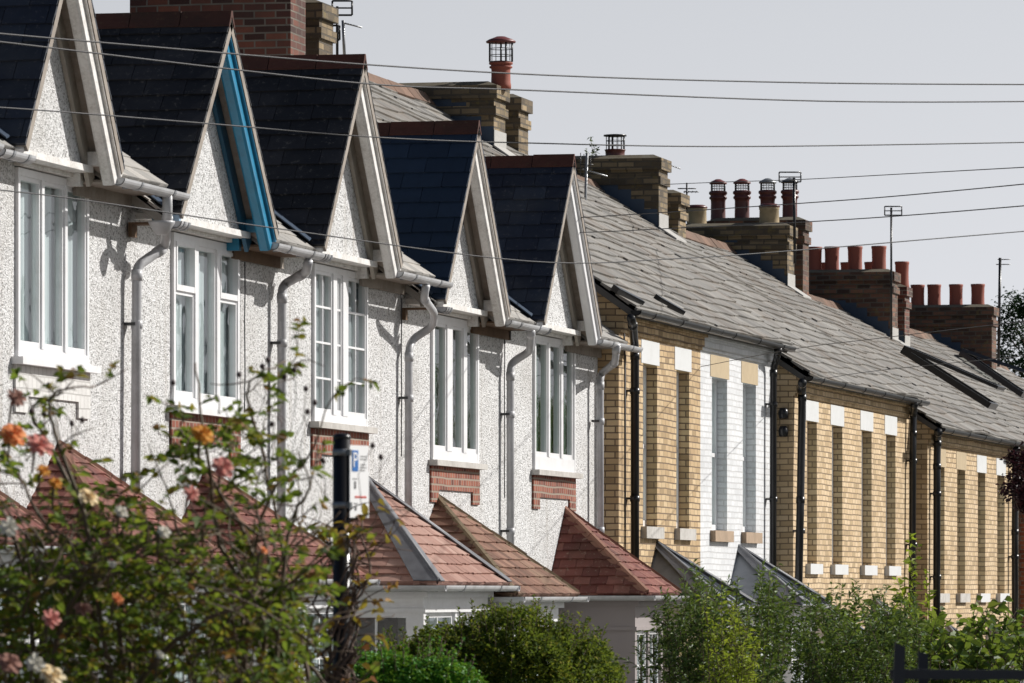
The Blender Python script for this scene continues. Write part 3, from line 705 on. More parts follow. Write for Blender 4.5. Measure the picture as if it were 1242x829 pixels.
        if sg < 0: prof([(.32,.0),(xf+.01,.0),(xf+.01,.095),(.32,.095)])
        else: prof([(.31,.0),(xf+.01,.0),(xf+.01,.175),(xf-.012,.19),(.325,.19),(.31,.18)])
        slab(xf+.011, xf+.036 if sg > 0 else xf+.020, -.0, .07 if sg > 0 else .04)
        bo = b.build('barge_board', M[bm], gr)
        b = MB(); slab(.175, .21, .0, .20 if sg > 0 else .07)
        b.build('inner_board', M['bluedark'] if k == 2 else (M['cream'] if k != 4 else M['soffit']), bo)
        if sg < 0: continue
        b = MB(); yy = Yg+sg*(hw-.14); b.box(.175, xf-.06, yy-.07, yy+.07, E+.06, E+.17); b.box(.0, .14, yy-.04, yy+.04, E-.10, E+.004)
        b.build('bracket', M['blue'] if k == 2 else M['oldwhite'], bo)
    # windows
    if k in (0, 1): casement(H, wy0, wy1, wz0, wz1-.03, 0.0, [(0,.31),(.345,.655),(.69,1)], .05, cur='curtain')
    if k == 2: casement(H, wy0, wy1, wz0, wz1-.03, 0.0, [(0,.3),(.35,.65),(.7,1)], .06, vents=(0, 2), cur='curtain')
    if k == 3: casement(H, wy0, wy1, wz0, wz1-.03, 0.0, [(0,.33),(.40,.52),(.62,1)], .05, bars=(2,4), cur='curtaindim')
    if k == 4: casement(H, wy0, wy1, wz0, wz1-.03, 0.0, [(0,.28),(.40,.66),(.74,1)], .07, cur='greenreflection', bottom=.1)  # dark green behind the glass imitates reflected trees
    if k == 5: casement(H, wy0, wy1, wz0, wz1-.03, 0.0, [(0,.31),(.35,.64),(.69,.97)], .05, cur='greenreflection', bottom=.15)  # same painted tree reflection on the ribbed sheet
    sb = MB(); sb.box(-.05, .10, wy0-.10, wy1+.10, wz0-.06, wz0-.002); sb.build('window_sill', M['white'] if k in (1, 2) else M['concrete'], H)
    ab = MB(); az1 = wz0-.061; ay0, ay1 = wy0-.04, wy1+.06
    ab.box(-.02, .022, ay0, ay1, az1-.24, az1); ab.box(-.02, .0225, ay0, ay0+.32, az1-.37, az1-.2401); ab.box(-.02, .0225, ay1-.32, ay1, az1-.37, az1-.2401)
    ab.build('brick_apron', M['rbw'] if k in (0, 1) else M['rb2'], H)
    # eaves gutters
    gutter_run(y0-(.0 if k in (0,1,3,5) else .0)+.02, Yg-hw+.12, .42, E-.035, M['gutterlight'], H, .06, 2)
    gutter_run(Yg+hw-.06, y1+(.28 if k in (1, 3, 5) else -.02), .42, E-.035, M['gutterlight'], H, .06, 2)
    # bay
    ap, w, p, ze, za, tm, hips = bay_spec[k]
    Yc = PY(ap) if ap else y0+2.9
    bay(H, Yc, w, p, ze, za, tm, hips, 'panel' if k == 5 else 'window', k*50, body='mauve' if k == 5 else 'white')
    # front door wall beside the bay
    # downpipes on the party lines
    X = .10
    if k == 1:
        pipe([P(203,236,.42), P(203,262,.40), P(200,300,.25), P(166,323,X), P(164,640,X)], .042, M['gutterlight'], H)
        hp = MB(); c = P(196,270,.40); hp.lathe(c+Vector((0,0,-.06)), [(.05,-.04),(.11,.05),(.115,.07),(.09,.07)], 12); hp.build('hopper', M['gutterlight'], H)
    if k == 2: pipe([P(374,318,.42), P(372,330,.35), P(345,345,X), P(342,352,X), P(341,690,X)], .042, M['gutterlight'], H)
    if k == 3:
        pipe([P(517,346,.42), P(514,362,.38), P(527,380,.36), P(525,396,.3), P(500,412,X), P(496,424,X), P(495,660,X)], .040, M['gutterlight'], H)
    if k == 4: pipe([P(644,402,.42), P(643,426,.3), P(621,440,X), P(619,448,X), P(619,720,X)], .042, M['gutterlight'], H)
    if k == 5: pipe([P(748,418,.46), P(746,440,.4), P(730,453,X+.02), P(728,460,X+.02), P(728,720,X+.02)], .042, M['gutterlight'], H)
    # thin cable clipped to the wall
    if k in (2, 3, 4):
        cb = MB(); x0_ = {2:297, 3:487, 4:612}[k]; ya = {2:318, 3:350, 4:400}[k]
        cb.tube([P(x0_+.3*math.sin(i*2.1), ya+i*34, .035) for i in range(7)], .006, 5); cb.build('wall_cable', M['cable'], H)
    if k == 5:   # red and yellow stacks on the party wall with its neighbour
        pass

# ------------------------------------------------------------------ brick terrace beyond
PAIRY = [64.30, 74.4, 84.5, 94.6, 105.2, 116.0, 127.0]
PX0 = [.25, .50, .75, 1.0, 1.1, 1.2]
PE = [6.29, 5.90, 5.50, 5.15, 5.10, 4.85]
PR = [9.44, 9.04, 8.74, 8.30, 8.22, 8.0]
specs = [ # pair, half, label, brick, openings px pairs, lintel mats, sill mat
 (0, 0, 'yellow brick house nearest the pebbledash row, two tall windows beside black downpipe', 'yb', [(780,796),(820.5,835)], ['lintelwhite']*2, 'concrete'),
 (0, 1, 'white painted brick house between the yellow brick ones', 'wb', [(863.5,881),(901,916)], ['lintelcream']*2, 'sandstone'),
 (1, 0, 'pale yellow brick house adjoining the white painted one, two windows past the black downpipe', 'yb2', [(979,990),(1009,1021)], ['lintelwhite']*2, 'lintelwhite'),
 (1, 1, 'pale yellow brick house ending at the black downpipe behind the tall green shoot', 'yb2', [(1045,1056.5),(1074.5,1085.5)], ['lintelwhite']*2, 'lintelwhite'),
 (2, 0, 'yellow brick house with cream unpainted lintels towards the right edge', 'yb2', [(1136,1145),(1161,1170)], ['lintelcream']*2, 'concrete'),
 (2, 1, 'yellow brick house with white lintels next to the red brick wall at the right edge', 'yb2', [(1186,1194.5),(1209.5,1218)], ['lintelwhite']*2, 'lintelwhite'),
 (3, 0, 'red brick terraced house whose wall shows at the right edge', 'rb', [], [], 'concrete'),
 (3, 1, 'far terraced house whose slate roof carries opened roof windows, hidden below', 'rb', [], [], 'concrete'),
 (4, 0, 'far slate roofed terraced house between the last two red chimney stacks', 'rb', [], [], 'concrete'),
 (5, 0, 'farthest slate roofed terraced house, past the last chimney stack', 'rb', [], [], 'concrete')]
far_houses = {}
for pi, half, label, bm, ops, lm, sm in specs:
    X0 = PX0[pi]; E = PE[pi]; rz = PR[pi]; ex = X0+.2; full = pi >= 4
    ya, yb = PAIRY[pi], PAIRY[pi+1]; ym = (ya+yb)/2
    if pi == 0: ym = PY(849.5, X0)
    y0, y1 = (ya, yb) if full else ((ya, ym) if half == 0 else (ym, yb))
    H = thing('brick_house', label, 'house', (X0, (y0+y1)/2, ground_z(y0)), 'brick terraced houses')
    far_houses[(pi, half)] = H
    opens = [(PY(a, X0), PY(b, X0)+.05, E-2.50, E-.575) for a, b in ops]
    ez = E; slope = (RX, rz); m = (rz-ez)/(ex-RX)
    mb = MB(); wall_body(mb, X0, y0, y1, E+.02, opens, .18, slope, (ex, ez)); 
    mb.face([(X0,y0,E+.02),(X0,y1,E+.02),(X0,y1,E+.12),(X0,y0,E+.12)])
    mb.build('wall', M[bm], H)
    # corbelled brick eaves course
    cb = MB(); cb.box(X0-.02, X0+.055, y0+.002, y1-.002, E-.235, E-.12); cb.box(X0-.02, X0+.10, y0+.003, y1-.003, E-.1199, E-.01)
    cb.box(X0-.02, X0+.028, y0+.001, y1-.001, E-.275, E-.2351)
    cb.build('brick_cornice', M['yb'] if bm == 'yb' else (M['wb'] if bm == 'wb' else M['yb2'] if bm != 'rb' else M['rb']), H)
    # roof slope
    O, u, v, L = front_slope(y0, y1, ex, ez, RX, rz); W = y1-y0
    mr = MB(); lip = -.05 if half == 0 else 0
    tiles(mr, O, u, v, [(lip,-.03),(W,-.03),(W,L),(lip,L)], .24, .42, .012, .034, .004, .0015, sag=.055, drop=.012, skew=0, seed=100+pi*7+half, wave=.16)
    mr.mi = 1; mr.prism([(RX,y0,rz),(RX,y1,rz),(-8.8,y1,rz-MS*4.8),(-8.8,y0,rz-MS*4.8)], (0,0,.03)); mr.mi = 0
    roof = mr.build('roof', [M['slate'], M['deck']], H)
    rr = MB(); ridge_run(rr, (RX,y0,rz+.08), (RX,y1,rz+.08), .15); rr.build('ridge_tiles', M['ridgeold'], roof)
    # windows, lintels and sills
    for i, ((a, b, c, d), l) in enumerate(zip(opens, lm)):
        lb = MB(); lb.box(X0-.04, X0+.006, a-.12, b+.12, d+.001, d+.275); lb.build('lintel', M[l], H)
        s_ = MB(); s_.box(X0-.12, X0+.07, a-.12, b+.10, c-.14, c-.001)
        s_.build('window_sill', M[sm], H)
        xw = X0-.13; w = MB(); f = .05
        w.box(xw-.06, xw, a, a+f, c, d); w.box(xw-.06, xw, b-f, b, c, d); w.box(xw-.06, xw-.001, a+f, b-f, d-f, d); w.box(xw-.06, xw-.001, a+f, b-f, c, c+.08)
        w.box(xw-.05, xw-.01, a+f, b-f, (c+d)/2-.025, (c+d)/2+.025)
        win = w.build('window', M['white'], H)
        gb = MB(); gb.face([(xw-.03,a+f,c+.08),(xw-.03,b-f,c+.08),(xw-.03,b-f,d-f),(xw-.03,a+f,d-f)]); gb.build('pane', M['glass'], win)
        curtain_mb(xw-.12, a, b, c, d, .015, .1).build('curtain', M['curtain'], win)
    # gutter
    gut = gutter_run(y0-(.12 if half == 0 else -.01), y1-.01, ex+.03, E-.03, M['black'], H, .065, 3)
    # ground floor lead covered bay
    if pi < 3:
        apx = {(0,0):797,(0,1):896,(1,0):992,(1,1):1060,(2,0):1148,(2,1):1200}[(pi, half)]
        Yc = PY(apx, X0)
        za = E-(2.72 if pi == 0 else 3.0); bay(H, Yc, .95 if pi == 0 else 1.3, 1.0 if pi == 0 else .8, za-.72, za, 'lead' if pi == 0 else 'leadpale', 'lead', 'window', 500+pi, X0=X0, body='white')
    zz = lambda px, y: None
    Xp = X0+.10
    if (pi, half) == (0, 0):
        pipe([P(765,386,ex+.03), P(767,392,Xp+.1), P(770,424,Xp), P(770,690,Xp)], .050, M['black'], H)
        cb = MB(); cb.tube([P(758,430,X0+.03), P(758,640,X0+.03)], .010, 6); cb.tube([P(757,405,X0+.04), P(758,431,X0+.03)], .01, 6); cb.build('wall_cable', M['cable'], H)
    if (pi, half) == (0, 1):
        pipe([P(944,424,ex+.03), P(942,436,Xp+.05), P(938,446,Xp), P(937.5,700,Xp)], .046, M['black'], H)
    if (pi, half) == (1, 0):
        pipe([P(973,464,ex+.03), P(973,476,Xp), P(971,600,Xp), P(968.5,715,Xp)], .052, M['black'], H)
        for yv in (500, 522):
            b2 = MB(); c = P(948, yv, X0-.1); b2.lathe(Vector((X0-.12, y0-.06, c.z)), [(.06,-.08),(.07,0),(.05,.06)], 10); b2.build('wall_lamp', M['black'], H)
    if (pi, half) == (1, 1):
        pipe([P(1109,490,ex+.03), P(1108,502,Xp), P(1107.5,520,Xp), P(1106,740,Xp)], .052, M['black'], H)
    if (pi, half) == (2, 0):
        pipe([P(1138,524,ex+.03), P(1137,532,Xp), P(1136.5,560,Xp), P(1136,760,Xp)], .055, M['black'], H)
    if (pi, half) == (2, 1):
        pipe([P(1233,545,ex), P(1231.5,556,Xp), P(1231,640,Xp), P(1231,770,Xp)], .055, M['black'], H)
        pass

# ------------------------------------------------------------------ chimneys
def at_roof(pi, X):  # height of the brick terrace roof at x = X
    ex = PX0[pi]+.2; return PR[pi]-(X-RX)*(PR[pi]-PE[pi])/(ex-RX) if X > RX else PR[pi]+(X-RX)*MS
# stack 0: red stack and its yellow partner on the pebbledash row
H5 = [o for o in COL.objects if o.get('label') == labels[5]][0]
H4 = [o for o in COL.objects if o.get('label') == labels[4]][0]
rz5 = EAV[5]+MS*4.35
yA = PY(358, -2.2)
c0 = stack(H5, -4.05, -2.25, yA, yA+.62, 7.0, 11.2, M['chr'], True, MS, (RX, rz5))
yB = PY(387, -2.36)
c0b = stack(H5, -3.9, -2.36, yB, yB+.60, 7.0, 9.54, M['chy'], True, MS, (RX, rz5), name='chimney')
def two(pi, pxr, ztop, m1, m2, z2, dy2, xfr, x2=None, w2=None, key=None):
    H = far_houses[key]
    y = PY(pxr, xfr)
    rm = (PR[pi]-PE[pi])/(PX0[pi]+.2-RX)
    a = stack(H, -4.85, xfr, y, y+.66, 5.5, ztop, M[m1], True, rm, (RX, PR[pi]))
    b = stack(H, -4.6, (x2 if x2 is not None else xfr), y+dy2, y+dy2+.58, 5.5, z2, M[m2], True, rm, (RX, PR[pi+1] if pi+1 < 6 else PR[pi]))
    return a, b, y
ca, cb_, y1c = two(0, 599, 9.66, 'chy', 'chy', 9.62, 1.45, -3.08, key=(0,1))
c2, c2b, y2c = two(1, 799, 9.50, 'chy', 'chy', 9.08, 1.5, -3.03, key=(1,1))
c3, c3b, y3c = two(2, 955, 9.17, 'chy', 'chm', 9.36, 1.5, -3.00, key=(2,1))
c4, c4b, y4c = two(3, 1082, 9.00, 'chm', 'chr', 8.80, 1.5, -2.98, key=(3,1))
c5 = stack(far_houses[(4,0)], -4.85, -2.8, PY(1203,-2.8), PY(1203,-2.8)+.66, 5, 8.93, M['chm'], True, MS, (RX, PR[4]))
def pot_at(px, ybase, X, y=None):
    return P(px, ybase, X)
def on_stack(px, Yp):   # point on the plane y = Yp seen at pixel column px
    t = (px-PCX)/F; # rel = a*v + l*r, l = t*a ; y: CT*a+ST*t*a = Yp
    a = Yp/(CT+ST*t); return Vector((CX-ST*a+CT*t*a, Yp, 0)), F/a
def put(ch, px, Yp, zb, kind, d, h, mat, cap=None):
    c, s = on_stack(px, Yp); c.z = zb
    if kind == 'roll': p = roll_pot(ch, c, d/2, h, mat)
    else: p = tall_pot(ch, c, d/2, h, mat)
    return c
# one red pot with hat on the first far stack
c = put(ca, 607.5, y1c+.33, 9.66, 'tall', .27, .30, M['pot']); mesh_cap(ca, c+Vector((0,0,.30)), .15, .26, M['bluelid'], False, 14)
c = put(c2, 746, y2c+.33, 9.50, 'roll', .32, .13, M['potdark']); mesh_cap(c2, c+Vector((0,0,.13)), .135, .20, M['black'], True, 12)
for px, hc in ((871,1),(900,1),(931,2),(958,3)):
    c = put(c3b, px, y3c+1.5+.29, 9.36, 'tall', .27, .50, M['potdark'])
    mesh_cap(c3b, c+Vector((0,0,.50)), .115, .13, M['bluelid'] if hc < 2 else M['steel'], False, 8)
for px in (845, 933):
    mbp = MB(); c, s = on_stack(px, y3c+.33); c.z = 9.17
    mbp.lathe(c, [(.175,-.05),(.17,0),(.165,.26),(.175,.27),(.17,.30)], 20); mbp.mi = 1
    mbp.lathe(c+Vector((0,0,.301)), [(.18,0),(.185,.02),(.13,.055),(.001,.06)], 20); mbp.build('chimney_pot', [M['potbuff'], M['potdark']], c3)
for px in (988, 1009, 1037, 1066): put(c4, px, y4c+.33, 9.00, 'roll', .29, .47, M['pot'])
for px in (1001, 1028, 1057, 1094): put(c4b, px, y4c+1.5+.29, 8.80, 'roll', .28, .46, M['pot'])
for px in (1113, 1133, 1159.5, 1186): put(c5, px, PY(1203,-2.8)+.33, 8.93, 'roll', .30, .46, M['pot'])

# ------------------------------------------------------------------ roof fittings
def roof_frame(pi):
    ex = PX0[pi]+.2; O = Vector((ex, 0, PE[pi])); v = Vector((RX-ex, 0, PR[pi]-PE[pi])); L = v.length; v.normalize(); n = Vector((-v.z*-1*-1, 0, 0)); n = Vector((v.z, 0, -v.x)); return O, v, n
def ray_roof(px, py, pi):
    C0 = Vector((CX, 0, CZ)); d = PD(px, py, 1.0)-C0; O, v, n = roof_frame(pi)
    t = (O-C0).dot(n)/d.dot(n); return C0+d*t
def rooflight(parent, a, b, width, pi, h=.09, open_=0, name='roof_window'):
    """roof window: a upper near corner, b lower near corner on the slope, width along the street"""
    O, v, n = roof_frame(pi); W = Vector((0, width, 0)); mb = MB()
    d = (b-a).normalized(); off = n*(h/2+.02)
    for s0 in (Vector((0,0,0)), W): mb.bar(a+s0+off, b+s0+off, .05, h, n)
    mb.bar(a+off, a+W+off, .05, h, n); mb.bar(b+off, b+W+off, .05, h, n)
    f = mb.build(name, M['black'], parent)
    g = MB(); g.face([a+n*h, b+n*h, b+W+n*h, a+W+n*h]) if not open_ else None
    if not open_: g.build('pane', M['glass'], f)
    if open_:
        sb = MB(); L = (b-a).length; d2 = (d*math.cos(open_)+n*math.sin(open_)); e = a+n*(h+.03)
        for s0 in (Vector((0,0,0)), W): sb.bar(e+s0, e+s0+d2*L*.98, .05, .06, n)
        sb.bar(e, e+W, .05, .06, n); sb.bar(e+d2*L*.98, e+W+d2*L*.98, .05, .06, n)
        sb.mi = 1; sb.face([e, e+d2*L*.98, e+W+d2*L*.98, e+W]); sb.build('sash', [M['black'], M['glass']], f)
    return f
Hh = far_houses[(0,0)]
ra = ray_roof(742, 354, 0); rb_ = ray_roof(773, 372, 0); 
def small_vent(px0, py0, px1, py1, pi, parent):
    a = ray_roof(px0, py0, pi); b = ray_roof(px1, py1, pi); O, v, n = roof_frame(pi)
    mb = MB(); mb.bar(a+n*.05, b+n*.05, .10, .07, n); o = mb.build('roof_vent', M['black'], parent); return o
for q in ((743,355,774,371), (794,366,824,383)): small_vent(*q, 0, Hh)
a = ray_roof(1092, 430, 2); b = ray_roof(1196, 496, 2)
rooflight(far_houses[(2,1)], a, b, .9, 2, .11, R(9))
a = ray_roof(1163, 432, 3); b = ray_roof(1236, 482, 3)
rooflight(far_houses[(3,0)], a, b, .8, 3, .11, R(8))

# ------------------------------------------------------------------ aerials
def aerial(label, base, top, heads, r=.018):
    t = thing('tv_aerial', label, 'aerial', base, 'television aerials')
    mb = MB(); mb.tube([base, top], r, 8); mb.build('mast', M['steel'] if 'silver' in label else M['black'], t)
    for hd in heads:
        mb = MB(); c = Vector(hd['c']); d = Vector(hd['d']).normalized(); up = Vector(hd.get('up', (0,0,1))); L = hd['L']; sd = d.cross(up).normalized()
        if hd.get('side'): sd = up
        mb.tube([c, c+d*L], .010, 6)
        n = hd['n']
        for i in range(n):
            p = c+d*(L*(i+.3)/n); w = hd['w']*(1-.35*i/n); mb.tube([p-sd*w, p+sd*w], .006, 5)
        if hd.get('box'):
            for zz in (-.08, .08):
                mb.tube([c+up*zz-sd*.0, c+up*zz+d*L], .012, 5)
            mb.tube([c-up*.08, c+up*.08], .012, 5); mb.tube([c+d*L-up*.08, c+d*L+up*.08], .012, 5)
        mb.build('antenna', M['steel'] if hd.get('pale') else M['black'], t)
    return t
right = Vector((CT, ST, 0))
d0 = 63.5
aerial('black aerial with boxy grid head beside the yellow chimney at the top left', PD(409,72,d0), PD(409,8,d0), [dict(c=PD(403,10,d0), d=right, L=.22, n=4, w=.05, box=1, up=(0,0,1)), dict(c=PD(401,40,d0), d=right, L=.10, n=3, w=.04, box=1, up=(0,0,1))], .016)
aerial('short silver aerial with drooping arm, right of the top left yellow chimney', PD(418,75,d0+.3), PD(416,25,d0+.3), [dict(c=PD(416,28,d0+.3), d=right+Vector((0,0,-.25)), L=.22, n=7, w=.07, pale=1)], .018)
d1 = 80
aerial('dark mast aerial with silver crossed head in front of the wire caged chimney', PD(708,300,d1-3), PD(712,186,d1-3), [dict(c=PD(706,205,d1-3), d=right+Vector((0,0,-.3)), L=.36, n=7, w=.10, pale=1), dict(c=PD(703,200,d1-3), d=right, L=.18, n=4, w=.16, up=(0,0,1), side=1)], .02)
aerial('silver yagi aerial poking out right of the chimney with wire cage cowl', PD(806,210,86.6), PD(808,196,86.6), [dict(c=PD(808,199,86.6), d=right+Vector((0,-.3,-.35)), L=.24, n=9, w=.09, pale=1)], .014)
aerial('small dark aerial standing behind the narrow brick stack by the buff pot', PD(833,262,93), PD(833,222,93), [dict(c=PD(829,233,93), d=right, L=.25, n=4, w=.25), dict(c=PD(822,229,93), d=right, L=.3, n=2, w=.1)], .014)
aerial('aerial with rectangular frame head strapped to the stack with four tall red pots', PD(964,320,94.6), PD(963,216,94.6), [dict(c=PD(945,215,94.6), d=right, L=.36, n=6, w=.04, box=1), dict(c=PD(957,219,94.6), d=right+Vector((0,-.6,0)), L=.2, n=4, w=.08, pale=1)], .024)
aerial('tall thin pole aerial with small rectangular head by the terracotta pots', PD(1081,412,103.5), PD(1081,252,103.5), [dict(c=PD(1073,256,103.5), d=right, L=.31, n=4, w=.05, box=1)], .02)
aerial('farthest aerial on a dark pole in front of the tree at the right', PD(1211,445,118), PD(1213,313,118), [dict(c=PD(1208,321,118), d=right, L=.30, n=4, w=.12), dict(c=PD(1210,315,118), d=right, L=.26, n=3, w=.02, up=(0,0,1))], .03)

# ------------------------------------------------------------------ overhead cables
cable_spec = [
 ('upper of the two cables crossing the near gables and open sky', [(-60,35),(0,41),(160,55),(450,79),(700,93),(1000,101),(1300,103)], .0062),
 ('second cable just under the topmost one, passing the red hatted chimney pot', [(-60,45),(0,51),(270,83),(460,103),(620,109),(1000,123),(1300,123)], .0062),
 ('third cable down, level with the wire cage cowl', [(-60,127),(50,134),(250,150),(460,167),(650,174),(900,178),(1300,172)], .0055),
 ('cable that rises behind the four tall pots to the right edge', [(806,224),(880,221),(970,218),(1100,211),(1300,200)], .0055, (84,50)),
 ('cable crossing just above the fat red pots, second of the fan on the right', [(676,266),(740,262),(820,257),(970,247),(1100,237),(1300,218)], .0055, (63.5,48)),
 ('cable third of the fan on the right, above the thin pole head', [(678,283),(740,281),(820,277),(985,269),(1120,260),(1300,245)], .0055, (63.5,48)),
 ('lowest sky cable of the fan, crossing in front of the terracotta pots', [(-60,225),(80,240),(340,278),(640,317),(820,314),(990,302),(1120,291),(1300,276)], .0050, (38,48)),
 ('faint low cable hanging in front of the slate roof from the white house', [(850,445),(966,423),(1063,411),(1180,397),(1300,384)], .0040, (70.5,50)),
 ('faintest low cable crossing the roof near the eaves', [(986,462),(1040,453),(1100,446),(1200,436),(1300,426)], .0040, (75.5,50))]
for i, cs in enumerate(cable_spec):
    lab, pts, r = cs[:3]; dA, dB = cs[3] if len(cs) > 3 else (38, 48)
    xA, xB = pts[0][0], pts[-1][0]
    # catmull-rom through the points, hung over the street between poles outside the frame
    Q = []
    pp = [pts[0]]+pts+[pts[-1]]
    for j in range(1, len(pp)-2):
        for s in range(8):
            t = s/8; c = []
            for q in (0, 1):
                p0, p1, p2, p3 = (pp[j-1][q], pp[j][q], pp[j+1][q], pp[j+2][q])
                c.append(.5*((2*p1)+(-p0+p2)*t+(2*p0-5*p1+4*p2-p3)*t*t+(-p0+3*p1-3*p2+p3)*t**3))
            Q.append(c)
    Q.append(list(pts[-1]))
    mb = MB(); mb.tube([PD(x, y, dA+(x-xA)/(xB-xA)*(dB-dA)+(i*.4 if len(cs) == 3 else 0)) for x, y in Q], r, 6)
    tag(mb.build('overhead_cable', M['cable']), lab, 'cable', 'overhead cables')

# ------------------------------------------------------------------ foliage tools
def leaves(name, pos, length, width, mat, parent, droop=.3, fold=.25, updir=None, detail=False, dirs=None, spread=1.0):
    pos = np.asarray(pos, float); n = len(pos)
    if n == 0: return None
    if dirs is None:
        a = rng.uniform(0, 2*np.pi, n); z = rng.normal(.1, .45, n)*spread
        dirs = np.stack([np.cos(a), np.sin(a), z], 1)
        if updir is not None: dirs = dirs*(1-updir[0])+np.asarray(updir[1])*updir[0]*1.2
    dirs = dirs/np.linalg.norm(dirs, axis=1, keepdims=True)
    nr = rng.normal(0, .55, (n, 3))+np.array([.25,.0,.8]); sd = np.cross(dirs, nr); sd /= np.linalg.norm(sd, axis=1, keepdims=True)+1e-9
    nn = np.cross(sd, dirs)
    L = length*rng.uniform(.5, 1.4, n)[:, None]; W = width*rng.uniform(.7, 1.25, n)[:, None]
    if detail: prof = [(0,0,0),(.28,-.42,1),(.62,-.42,1),(1,0,0),(.62,.42,1),(.28,.42,1)]
    else: prof = [(0,0,0),(.45,-.5,1),(1,0,0),(.45,.5,1)]
    vs = []
    for t, s, h in prof:
        vs.append(pos+dirs*L*t+sd*W*s+nn*(W*fold*h)-np.array([0,0,1])*(L*droop*t*t))
    k = len(prof); V = np.stack(vs, 1).reshape(-1, 3)
    off = np.array(rootloc(parent)) if parent else np.zeros(3)
    V = V-off
    me = bpy.data.meshes.new(name); base = np.arange(n)*k
    if detail: faces = np.concatenate([np.stack([base, base+1, base+2, base+3], 1), np.stack([base, base+3, base+4, base+5], 1)])
    else: faces = np.concatenate([np.stack([base, base+1, base+2], 1), np.stack([base, base+2, base+3], 1)])
    me.from_pydata(V.tolist(), [], faces.tolist()); me.materials.append(mat); me.update()
    o = bpy.data.objects.new(name, me); COL.objects.link(o)
    if parent: o.parent = parent
    return o
def curve_pts(a, b, bend=.12, n=8, rnd=random):
    a, b = Vector(a), Vector(b); L = (b-a).length; off = Vector((rnd.uniform(-1,1), rnd.uniform(-1,1), rnd.uniform(-.6,.9)))*L*bend
    wob = Vector((rnd.uniform(-1,1), rnd.uniform(-1,1), rnd.uniform(-1,1)))*L*.02
    return [a.lerp(b, t/n)+off*math.sin(math.pi*t/n)+wob*math.sin(7*t/n) for t in range(n+1)]
def blob_points(n, c, rad, shell=.5, seed=3, lumps=.25):
    """points filling a lumpy ellipsoid, denser to the outside"""
    out = []; c = Vector(c)
    r_ = np.random.default_rng(seed)
    while len(out) < n:
        d = Vector(r_.normal(0,1,3)); d.normalize()
        k = 1+lumps*noise.noise(d*2.2+Vector((seed,0,0)))*2+.12*noise.noise(d*6+Vector((seed,3,0)))
        q = r_.uniform(shell**3, 1)**(1/3)*k
        out.append((c.x+d.x*rad[0]*q, c.y+d.y*rad[1]*q, c.z+d.z*rad[2]*q))
    return out
def axes(px, py, d): return PD(px, py, d)

# ---- rose bush, close to the camera
RB = thing('rose_bush', 'tall thorny rose bush with orange and pink blooms at the left front', 'plant', (*PD(200, 900, 20).xy, ground_z(20)))
rnd = random.Random(11)
base = [PD(150+i*38, 1220, 19.4+rnd.random()*1.2) for i in range(7)]
for b in base: b.z = ground_z(b.y)-.05
canes = [  # (pixel path, thickness)
 [(60,1000),(30,700),(-30,560)], [(170,1000),(120,760),(45,665),(-10,610)], [(170,1000),(150,740),(70,560),(40,500),(75,478)],
 [(160,900),(130,700),(58,640),(5,545)], [(150,1000),(110,660),(72,540),(62,480),(118,470)],
 [(230,1000),(300,780),(262,640),(250,540),(236,440)], [(300,1000),(330,800),(300,660),(245,560),(215,520)],
 [(300,1000),(320,780),(345,690),(320,560),(300,470),(345,440)], [(330,1000),(335,800),(350,650),(375,590),(388,540)],
 [(340,1000),(300,820),(300,700),(330,600),(372,560),(395,500)], [(310,1000),(280,760),(190,650),(140,610)],
 [(420,1000),(395,830),(300,770),(240,700),(200,590)], [(200,1000),(210,800),(180,700),(130,650)], [(370,1000),(375,820),(330,700),(310,600)],
 [(90,1000),(60,830),(95,720),(150,690),(200,640)], [(250,1000),(230,800),(160,740),(60,720)], [(100,1000),(170,830),(240,760),(330,720),(440,640)],
 [(20,1000),(15,800),(30,740),(10,680)], [(380,1000),(360,830),(310,740),(215,690)]]
sb = MB(); leafpos = []; tips = []
def cane(path, d, r0):
    pts = [PD(x, y, d+rnd.uniform(-.12,.12)) for x, y in path]; Q = []
    pp = [pts[0]]+pts+[pts[-1]]
    for j in range(1, len(pp)-2):
        for s in range(6):
            t = s/6; p0, p1, p2, p3 = pp[j-1:j+3]
            Q.append(.5*((2*p1)+(p2-p0)*t+(2*p0-5*p1+4*p2-p3)*t*t+(3*p1-p0-3*p2+p3)*t**3))
    Q.append(pts[-1]); Q = [q+Vector((rnd.uniform(-1,1), rnd.uniform(-1,1), rnd.uniform(-1,1)))*.006 for q in Q]
    n = len(Q); sb.tube(Q, [r0*(1-.75*i/n) for i in range(n)], 6)
    return Q
def cluster(p, d, s=1):
    """a rose leaf: five leaflets on a stalk"""
    d = Vector(d).normalized(); L = .075*s; e = p+d*L; sb.tube([p, p+d*L*.5+Vector((0,0,.004)), e], .0012, 4, False)
    side = d.cross(Vector((rnd.uniform(-.4,.4), rnd.uniform(-.4,.4), 1))).normalized()
    leafpos.append((e, d)); 
    for t in (.45, .85):
        for sg in (-1, 1): leafpos.append((p+d*L*t, (d*.5+side*sg).normalized()))
